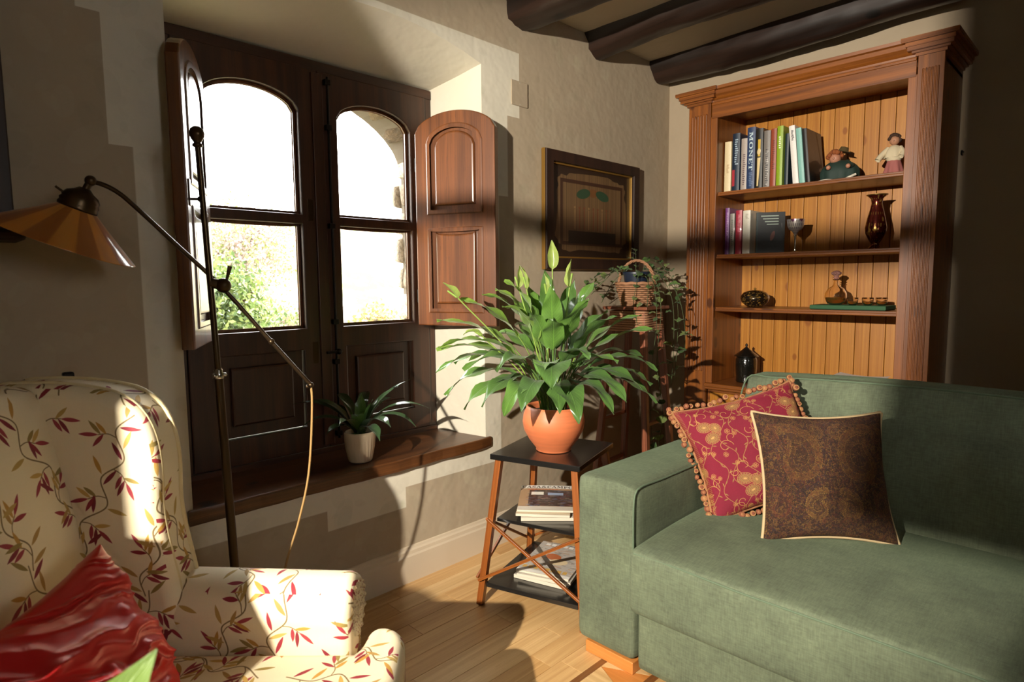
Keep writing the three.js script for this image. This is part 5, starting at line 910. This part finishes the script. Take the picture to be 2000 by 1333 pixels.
// plant stand with wicker basket and trailing ivy
{
  const cx = 2.68, cz = 0.3, t = thing('plant_stand', 'tall tapering wooden plant stand with wicker trimmed top beside the bookcase', 'plant stand', null, [cx, 0, cz], 0.1);
  const L = (sx, sz, y) => V3(sx * lerp(0.165, 0.082, y / 1.12), y, sz * lerp(0.165, 0.082, y / 1.12));
  for (const sx of [-1, 1]) for (const sz of [-1, 1]) mesh('leg', bar(L(sx, sz, 0.001), L(sx, sz, 1.11), 0.03, 0.03), M.stand, t);
  mesh('stand_top', box(0.25, 0.016, 0.25, 0, 1.126, 0, 0.004), M.stand, t);
  const wick = std(0xa87a5a, 0.7), rows = [];
  for (let k = 0; k < 9; k++) { const y = 1.015 + k * 0.0115, h = lerp(0.165, 0.082, y / 1.12) + 0.012; rows.push(tube([[-h, y, -h], [0, y, -h], [h, y, -h], [h, y, 0], [h, y, h], [0, y, h], [-h, y, h], [-h, y, 0]].map((p, i) => V3(p[0] + 0.002 * ((k + i) % 2), p[1], p[2])), 0.0055, 40, 5, true)); }
  const ap = mesh('wicker_apron', join(rows), wick, t); ap.userData.kind = 'stuff';
  for (const [y, q] of [[0.55, 0.9], [0.3, 0.95]]) for (const q2 of [-1, 1]) mesh('cross_rail', bar(L(-1, q2, y), L(1, q2, y), 0.018, 0.018), M.stand, t);

  const b = thing('wicker_basket', 'small wicker basket with a hooped handle on the plant stand', 'basket', null, [cx, 1.1345, cz], 0.1);
  const bp = std(0x9a6e4e, 0.75), ring = []; for (let k = 0; k < 10; k++) { const y = 0.006 + k * 0.0105, r = lerp(0.072, 0.1, k / 9); ring.push(tube(Array.from({ length: 28 }, (_, i) => { const a = i / 28 * 2 * PI, q = r + 0.003 * (((i + k) % 2) * 2 - 1); return V3(Math.cos(a) * q, y, Math.sin(a) * q); }), 0.0052, 84, 5, true)); }
  const body = mesh('woven_body', join(ring), bp, b); body.userData.kind = 'stuff';
  mesh('base', lathe([[0, 0], [0.072, 0], [0.074, 0.008], [0, 0.008]], 28), bp, b);
  mesh('rim', tube(Array.from({ length: 24 }, (_, i) => { const a = i / 24 * 2 * PI; return V3(Math.cos(a) * 0.102, 0.113 + 0.003 * (i % 2), Math.sin(a) * 0.102); }), 0.009, 90, 6, true), bp, b);
  const hd = []; for (const ph of [0, 2.1, 4.2]) hd.push(tube(Array.from({ length: 36 }, (_, i) => { const a = i / 35 * PI, tw = i * 0.9 + ph; return V3(0.005 * Math.cos(tw), 0.105 + Math.sin(a) * 0.125 + 0.004 * Math.sin(tw), Math.cos(a) * (0.1 + 0.004 * Math.sin(tw))); }), 0.0045, 70, 5));
  mesh('handle', join(hd), bp, b);

  const v = thing('trailing_ivy', 'trailing ivy in a dark blue pot inside the wicker basket', 'potted plant', null, [cx, 1.144, cz]);
  mesh('pot', lathe([[0, 0], [0.046, 0], [0.052, 0.06], [0.066, 0.148], [0.07, 0.149], [0.07, 0.162], [0.066, 0.164], [0.062, 0.155], [0.05, 0.08]], 36), std(0x1c2434, 0.4), v);
  mesh('soil', lathe([[0, 0.145], [0.062, 0.14]], 20), M.soil, v);
  const lg = leafGeo({ stalk: 0.012, len: 0.042, wid: 0.017, i0: 0.3, i1: 1.1, i2: 1.9, wave: 0.002, fold: 0.3, r: 0.001 }), lg2 = leafGeo({ stalk: 0.01, len: 0.032, wid: 0.02, i0: 0.3, i1: 1.0, i2: 2.2, wave: 0.002, fold: 0.25, r: 0.001 });
  const vine = (deg, pts, nl, tone, sc = 1) => {
    const a = turnTo(deg), cv = new THREE.CatmullRomCurve3([V3(0.02, 0.15, 0), ...pts.map((p) => V3(...p))]);
    const s = mesh('vine', new THREE.TubeGeometry(cv, 30, 0.0015, 5), M.stemDark, v); s.rotation.y = a;
    for (let i = 0; i < nl; i++) { const tt = 0.12 + 0.88 * (i + 0.5) / nl, p = cv.getPoint(tt), l = mesh('leaf', i % 2 ? lg : lg2, M.ivy[(tone + i * 7 + (rnd() > 0.7 ? 1 : 0)) % 3], s); l.position.copy(p); l.rotation.set(rr(-0.5, 0.5), rr(0, 6.28), rr(-0.5, 0.5)); l.scale.setScalar(rr(0.7, 1.2) * sc); }
  };
  vine(180, [[0.1, 0.17, 0], [0.17, 0.11, 0.02], [0.23, 0.05, 0.0]], 8, 0, 1.2); vine(195, [[0.1, 0.14, 0], [0.16, 0.05, 0.02], [0.19, 0.01, 0.0]], 6, 0, 1.2); vine(172, [[0.1, 0.17, 0], [0.19, 0.12, 0.0], [0.27, 0.09, 0.02]], 8, 0, 1.2);
  vine(262, [[0.1, 0.13, 0], [0.13, 0.0, 0.02], [0.13, -0.1, 0.0]], 6, 1, 1.2); vine(290, [[0.1, 0.13, 0], [0.12, -0.02, 0.01], [0.13, -0.14, 0.02]], 6, 1, 1.3);
  vine(318, [[0.1, 0.13, 0], [0.14, 0, 0], [0.14, -0.3, 0.03], [0.16, -0.55, 0.0], [0.15, -0.72, 0.02]], 17, 0, 1.3); vine(345, [[0.1, 0.15, 0], [0.17, 0.05, 0], [0.19, -0.2, 0.02], [0.18, -0.42, 0.0]], 10, 1, 1.2); vine(5, [[0.1, 0.17, 0], [0.18, 0.14, 0], [0.21, 0, 0.02], [0.22, -0.2, 0.0], [0.2, -0.4, 0.02]], 10, 1, 1.3);
  vine(20, [[0.08, 0.22, 0], [0.14, 0.2, 0], [0.17, 0.17, 0.02]], 5, 1, 1.1); vine(355, [[0.09, 0.17, 0], [0.2, 0.06, 0], [0.24, -0.1, 0.02], [0.25, -0.28, 0]], 8, 2, 1.1); vine(90, [[0.02, 0.22, 0], [0.03, 0.27, 0]], 4, 0, 0.9);
  vine(305, [[0.1, 0.13, 0], [0.14, -0.05, 0], [0.13, -0.4, 0.03], [0.13, -0.75, 0.0], [0.18, -0.8, 0.03]], 12, 0, 1.2);
}
{ // plant right in front of the camera, of which only leaf tips show
  const t = thing('foreground_plant', 'blurred bright green leaf tips of a plant at the bottom left', 'potted plant', null, [-0.055, 0, 1.60]);
  mesh('pot', lathe([[0, 0], [0.1, 0], [0.13, 0.24], [0.135, 0.26], [0.12, 0.26], [0.115, 0.2]], 32), std(0x8a6a50, 0.6), t);
  mesh('soil', lathe([[0, 0.23], [0.118, 0.225]], 24), M.soil, t);
  mesh('stem', tube([[0, 0.22, 0], [0.02, 0.5, 0.0], [0.05, 0.815, 0.0]], 0.008, 20, 8), M.stemG, t);
  for (const [x, y, z, ry, l, i1, i2] of [[0.055, 0.822, 0, 0.64, 0.185, 0.9, 1.35], [0.045, 0.785, 0, 0.95, 0.165, 0.5, 0.75], [0.02, 0.75, 0.02, 2.6, 0.18, 0.9, 1.6], [0.02, 0.68, 0, -0.9, 0.18, 0.9, 1.6], [0.01, 0.6, 0, 4.0, 0.18, 0.9, 1.6]]) { const o = mesh('leaf', leafGeo({ stalk: 0.03, len: l, wid: 0.05, i0: 0.3, i1, i2, wave: 0.003, fold: 0.15 }), M.front, t); o.position.set(x, y, z); o.rotation.y = ry; }
}

// ------------------------------------------------------------------ armchair
{
  const t = thing('armchair', 'cream wingback armchair with a red and gold leaf print', 'armchair', null, [0.447, 0, 1.118], -PI / 4);
  // inside back
  mesh('backrest', softBox(0.15, 0.66, 0.60, 0.045, 0.035, (v) => {
    const u = (v.y + 0.33) / 0.66, s = v.z / 0.3; v.y += 0.02 * (1 - s * s) * u;
    if (v.x > 0) v.x += 0.032 * (1 - s * s) * Math.sin(clamp(u * 1.05, 0, 1) * PI);
    v.x -= 0.13 * u;
  }).translate(-0.575, 0.72, 0), M.floral, t);
  mesh('outer_back', softBox(0.05, 0.95, 0.66, 0.02, 0.06, (v) => { const u = (v.y + 0.475) / 0.95; v.x -= 0.16 * u; }).translate(-0.64, 0.57, 0), M.floral, t);
  const wingS = () => { const s = new THREE.Shape(); s.moveTo(-0.355, 0.50); s.bezierCurveTo(-0.36, 0.62, -0.40, 0.72, -0.392, 0.82); s.bezierCurveTo(-0.386, 0.92, -0.40, 1.0, -0.475, 1.032); s.bezierCurveTo(-0.55, 1.055, -0.66, 1.058, -0.74, 1.05); s.lineTo(-0.66, 0.5); s.closePath(); return s; };
  const edgePts = (dx = 0) => { const p = []; const cv = wingS().getPoints(14); for (const q of cv) if (q.x > -0.735 && !(q.y < 0.51 && q.x < -0.5)) p.push(q); return p; };
  for (const sd of [-1, 1]) {
    const wing = mesh('wing', smoothN(extr(wingS(), 0.075, 0.026, 'y', 14, 4)), M.floral, t);
    wing.position.set(0, 0, sd < 0 ? -0.365 : 0.29);
    for (const zz of [0.004, 0.071]) mesh('piping', tube(edgePts().map((q) => V3(q.x + (zz > 0.03 === sd < 0 ? -0.004 : 0.0), q.y, zz)), 0.0055, 70, 6), M.floralPipe, wing);
    const nails = []; const ep = edgePts(); const cv = new THREE.CatmullRomCurve3(ep.map((q) => V3(q.x - 0.008, q.y - 0.004, 0))); for (let i = 0; i < 64; i++) { const q = cv.getPointAt(0.06 + 0.8 * i / 63); nails.push(sphere(0.0042, q.x, q.y, sd < 0 ? 0.0035 : 0.0715, 7, 5)); }
    mesh('nail_trim', join(nails), M.iron, wing).userData.kind = 'stuff';
    // rolled arm
    const C = [0.345, 0.538], R = 0.078, s = new THREE.Shape(); s.moveTo(0.272, 0.14); s.lineTo(0.272, 0.5);
    for (let i = 0; i <= 22; i++) { const a = PI * 1.08 - i / 22 * PI * 1.45; s.lineTo(C[0] + Math.cos(a) * R, C[1] + Math.sin(a) * R * 0.98); }
    s.lineTo(0.375, 0.44); s.lineTo(0.37, 0.14); s.closePath();
    const arm = mesh('arm', smoothN(extr(s, 0.52, 0.022, 'z', 12, 4).rotateY(PI / 2)), M.floral, t);
    // extruded along x; the shape's x becomes -z
    arm.position.set(-0.53, 0, 0); if (sd > 0) { arm.scale.z = 1; arm.geometry = arm.geometry.clone().scale(1, 1, -1); arm.geometry.index || flipTris(arm.geometry); }
    const q = arm.geometry.attributes.position; for (let i = 0; i < q.count; i++) { const f = q.getX(i) / 0.54; q.setY(i, q.getY(i) - 0.02 * smooth(0.55, 1.05, f) * (q.getY(i) > 0.4 ? 1 : 0)); }
    smoothN(arm.geometry); arm.geometry = buv(arm.geometry, 'y', 0.1, 0.07); smoothN(arm.geometry);
    const disc = new THREE.CircleGeometry(0.062, 64), dp = disc.attributes.position; for (let i = 0; i < dp.count; i++) { const x = dp.getX(i), y = dp.getY(i), r = Math.hypot(x, y); dp.setZ(i, 0.006 * (r / 0.062) * Math.cos(Math.atan2(y, x) * 16) * 0.6 + 0.004 * (1 - r / 0.062)); }
    const front = mesh('pleated_scroll', smoothN(disc.rotateY(PI / 2).translate(0.012, C[1] - 0.02, sd * C[0])), M.floral, arm); front.position.x = 0.53;
    mesh('button', sphere(0.011, 0.54 + 0.0, C[1] - 0.02, sd * C[0], 10, 8), M.floral, arm);
  }
  // T-shaped seat cushion
  const w2 = 0.268, wf = 0.372, s = new THREE.Shape(); s.moveTo(-w2, -0.5); s.lineTo(-w2, 0.015); s.quadraticCurveTo(-w2 - 0.02, 0.03, -wf + 0.03, 0.03); s.quadraticCurveTo(-wf, 0.035, -wf, 0.07); s.quadraticCurveTo(-wf + 0.01, 0.118, -wf + 0.07, 0.124); s.quadraticCurveTo(0, 0.15, wf - 0.07, 0.124); s.quadraticCurveTo(wf - 0.01, 0.118, wf, 0.07); s.quadraticCurveTo(wf, 0.035, wf - 0.03, 0.03); s.quadraticCurveTo(w2 + 0.02, 0.03, w2, 0.015); s.lineTo(w2, -0.5); s.closePath();
  const cg = extr(s, 0.13, 0.03, 'y', 10, 6).rotateX(-PI / 2).rotateY(-PI / 2).translate(0, 0.302, 0);   // shape y -> -z -> x
  const cp = cg.attributes.position; let mx = -9, mn = 9; for (let i = 0; i < cp.count; i++) { mx = Math.max(mx, cp.getX(i)); mn = Math.min(mn, cp.getX(i)); }
  const seat = mesh('seat_cushion', smoothN(buv(cg, 'x', 0.2, 0.1)), M.floral, t);
  mesh('seat_deck', softBox(0.62, 0.2, 0.70, 0.03, 0.06).translate(-0.26, 0.21, 0), M.floral, t);
  for (const [x, z] of [[0.02, 0.3], [0.02, -0.3], [-0.55, 0.28], [-0.55, -0.28]]) mesh('leg', lathe([[0, 0], [0.016, 0], [0.018, 0.01], [0.028, 0.12], [0, 0.12]], 16).translate(x, 0, z), M.walnut, t);
}
function flipTris(g) { for (const k of ['position', 'normal', 'uv']) { const a = g.attributes[k]; if (!a) continue; const n = a.itemSize; for (let i = 0; i < a.count; i += 3) for (let c = 0; c < n; c++) { const b = a.array[(i + 1) * n + c]; a.array[(i + 1) * n + c] = a.array[(i + 2) * n + c]; a.array[(i + 2) * n + c] = b; } } }
{ // crumpled red satin pillow on the chair
  const T0 = V3(0.222, 0.79, 0.794), R0 = V3(0.37, 0.475, 0.79), L0 = V3(-0.03, 0.77, 1.05), ctr = V3().addVectors(R0, L0).multiplyScalar(0.5);
  const t = thing('satin_pillow', 'crumpled shiny red satin pillow leaning in the armchair', 'pillow');
  place(t, ctr.add(V3(-0.02, -0.035, -0.02)), V3().subVectors(T0, L0), V3().subVectors(T0, R0));
  const W = V3().subVectors(T0, L0).length() + 0.02, H = V3().subVectors(T0, R0).length() + 0.01;
  const rel = (u, v, s) => { const a = v * 1.0 + u * 0.35, wob = 0.9 * fbm(u * 1.8 + 7, v * 1.8 + 7, 1e6, 1e6, 3, 4); let h = 0; for (const [f, k, sd] of [[2.2, 0.02, 11], [4.6, 0.017, 12], [10, 0.005, 13]]) h += k * (1.6 * (1 - Math.abs(2 * vnoise(a * f + wob * f * 0.45 + 30, u * f * 0.12 + 30, 1e6, 1e6, sd) - 1)) ** 2 - 0.5); return h; };
  mesh('cover', pillowGeo(W, H, 0.14, 130, rel), new THREE.MeshPhysicalMaterial({ color: new THREE.Color().setRGB(0.46, 0.02, 0.018), roughness: 0.32, sheen: 0.5, sheenColor: new THREE.Color(0xff5a48), sheenRoughness: 0.35, specularColor: new THREE.Color(0xff9080) }), t);
}

// ------------------------------------------------------------------ floor lamp
{
  const t = thing('floor_lamp', 'bronze swing arm floor lamp with amber cone shade behind the armchair', 'floor lamp');
  const A = V3(0.627, 0.02, 0.36), B = V3(0.599, 1.021, 0.36), C = V3(0.578, 1.640, 0.36);
  mesh('base', lathe([[0, 0.028], [0.03, 0.027], [0.06, 0.018], [0.125, 0.012], [0.13, 0.006], [0.128, 0], [0, 0]], 40).translate(A.x, 0, A.z), M.bronze, t);
  mesh('pole', join([rod(A, B, 0.0125, 0.0115, 16), rod(B, C, 0.0085, 0.0075, 14)]), M.bronze, t);
  mesh('collar', join([lathe([[0.009, -0.016], [0.0145, -0.013], [0.0145, 0.0], [0.011, 0.004], [0.0125, 0.009], [0.009, 0.014]], 20).translate(B.x, B.y, B.z), sphere(0.006, B.x + 0.014, B.y - 0.004, B.z + 0.008, 8, 6), sphere(0.006, B.x - 0.013, B.y - 0.004, B.z + 0.008, 8, 6)]), M.chrome, t);
  mesh('finial', lathe([[0.0075, -0.025], [0.0125, -0.022], [0.0125, -0.017], [0.008, -0.013], [0.0115, -0.008], [0.0175, 0.003], [0.0185, 0.011], [0.0155, 0.022], [0.008, 0.028], [0, 0.029]], 24).translate(C.x, C.y + 0.002, C.z), M.bronze, t);
  const P = V3(0.616, 1.259, 0.36), Q = V3(0.834, 0.967, 0.42), zoff = 0.02;
  const pts = [Q, V3(0.725, 1.113, 0.39), P, V3(0.512, 1.376, 0.331), V3(0.436, 1.461, 0.310), V3(0.409, 1.488, 0.303), V3(0.386, 1.504, 0.297), V3(0.362, 1.513, 0.291), V3(0.346, 1.514, 0.286)];
  mesh('arm', tube(pts, 0.0058, 90, 10), M.bronze, t);
  const knob = mesh('pivot', join([sphere(0.02, P.x + 0.004, P.y, P.z + 0.012, 20, 16), rod(V3(P.x - 0.025, P.y + 0.008, P.z), V3(P.x + 0.005, P.y, P.z + 0.008), 0.013, 0.015)]), M.bronze, t);
  mesh('pivot_lever', rod(V3(P.x + 0.012, P.y + 0.015, P.z + 0.016), V3(P.x + 0.021, P.y + 0.052, P.z + 0.02), 0.0035, 0.0062), M.bronze, knob);
  mesh('arm_joint', join([sphere(0.009, 0.735, 1.1, 0.393, 10, 8), sphere(0.0085, Q.x, Q.y, Q.z, 12, 10), sphere(0.005, Q.x - 0.013, Q.y - 0.003, Q.z + 0.004, 8, 6)]), M.bronze, t);
  // head: swivel, cap and cone shade, tilted
  const r = V3(0.71, -0.008, 0.704), d = V3(-0.073, -0.995, 0.062), ax = r.clone().multiplyScalar(-0.37).addScaledVector(d, 0.93).normalize();
  const H = new THREE.Group(); H.name = 'lamp_head'; t.add(H); H.position.set(0.337, 1.490, 0.284); H.quaternion.setFromUnitVectors(V3(0, -1, 0), ax);
  mesh('swivel', join([rod(V3(0, 0.0, 0), V3(0.004, 0.03, 0), 0.008), sphere(0.013, 0.004, 0.03, 0, 14, 10)]), M.bronze, H);
  mesh('cap', lathe([[0, 0.008], [0.012, 0.008], [0.02, 0.0], [0.034, -0.008], [0.041, -0.02], [0.039, -0.024], [0.043, -0.03], [0.041, -0.035], [0.0435, -0.041], [0.0425, -0.046], [0.03, -0.046]], 36), M.bronze, H);
  mesh('switch', rod(V3(-0.038, -0.018, 0), V3(-0.056, -0.012, 0), 0.0028), M.bronze, H);
  const shadeTex = dataTex(512, 64, (u, v) => { const k = Math.sin(u * 2 * PI * 9), n = fbm(u * 20, v * 3, 20, 3, 3, 4), a = mixc([222, 148, 44], [182, 108, 26], smooth(-0.25, 0.25, k)); const q = 0.88 + 0.24 * n; return [a[0] * q, a[1] * q, a[2] * q]; });
  const prof = [[0.04, -0.044], [0.075, -0.072], [0.115, -0.102], [0.154, -0.131], [0.157, -0.133], [0.1545, -0.134], [0.115, -0.1045], [0.075, -0.0745], [0.04, -0.0465]];
  mesh('lamp_shade', lathe(prof, 72), new THREE.MeshPhysicalMaterial({ map: shadeTex, roughness: 0.75, clearcoat: 0.9, clearcoatRoughness: 0.12, transmission: 0.4, thickness: 0, side: THREE.DoubleSide }), H);
  mesh('bulb', lathe([[0, -0.11], [0.02, -0.104], [0.027, -0.09], [0.024, -0.075], [0.013, -0.058], [0.012, -0.046]], 24), std(0xe8e2d4, 0.3), H);
  mesh('cord', tube([Q, V3(0.836, 0.93, 0.42), V3(0.82, 0.70, 0.411), V3(0.785, 0.56, 0.405), V3(0.742, 0.435, 0.40), V3(0.715, 0.2, 0.39), V3(0.69, 0.03, 0.37), V3(0.63, 0.022, 0.362)], 0.0034, 90, 7), std(0x9a7846, 0.6), t);
}
{ // iron rack hidden behind the chair: two knobs show
  const t = thing('iron_rack', 'black iron rack whose two knobs peep over the armchair back', 'rack');
  const ps = [V3(0.205, 0, 0.13), V3(0.30, 0, 0.13)];
  ps.forEach((p, i) => { const top = i ? 1.022 : 1.012; const q = mesh('post', rod(p, V3(p.x, top, p.z), 0.008), M.iron, t); mesh('knob', i ? box(0.026, 0.026, 0.022, p.x, top, p.z, 0.005) : sphere(0.011, p.x, top, p.z), M.iron, q); });
  for (const y of [0.15, 0.55, 0.9]) mesh('cross_bar', rod(V3(0.205, y, 0.13), V3(0.30, y, 0.13), 0.006), M.iron, t);
  mesh('foot', join([rod(V3(0.205, 0.008, 0.06), V3(0.205, 0.008, 0.2), 0.008), rod(V3(0.30, 0.008, 0.06), V3(0.30, 0.008, 0.2), 0.008), rod(V3(0.205, 0.008, 0.13), V3(0.30, 0.008, 0.13), 0.008)]), M.iron, t);
}

// ------------------------------------------------------------------ out of frame on the left: the lamp that lights the room
{
  const t = thing('studio_lamp', 'bright spot lamp on a black tripod left of the frame', 'lamp');
  const aim = V3().subVectors(SPOT_AIM, SPOT).normalize(), q = new THREE.Quaternion().setFromUnitVectors(V3(0, 1, 0), aim);
  const back = SPOT.clone().addScaledVector(aim, -0.012);
  mesh('housing', lathe([[0, -0.16], [0.04, -0.155], [0.05, -0.13], [0.05, -0.004], [0.044, -0.004], [0.044, -0.02], [0, -0.02]], 32).applyQuaternion(q).translate(back.x, back.y, back.z), M.iron, t);
  mesh('lens', lathe([[0, 0.0], [0.016, 0.0], [0.016, -0.004], [0, -0.004]], 24).applyQuaternion(q).translate(back.x, back.y, back.z), new THREE.MeshStandardMaterial({ color: 0xffffff, emissive: new THREE.Color().setRGB(1, 0.92, 0.79), emissiveIntensity: 8 }), t);
  mesh('pole', rod(V3(SPOT.x - 0.08, 0.35, SPOT.z), V3(SPOT.x - 0.08, SPOT.y - 0.04, SPOT.z), 0.014), M.iron, t);
  for (let i = 0; i < 3; i++) mesh('leg', rod(V3(SPOT.x - 0.08, 0.75, SPOT.z), V3(SPOT.x - 0.08 + 0.4 * Math.cos(i * 2.094), 0.008, SPOT.z + 0.4 * Math.sin(i * 2.094)), 0.01), M.iron, t);
}
renderer.render(scene, camera);
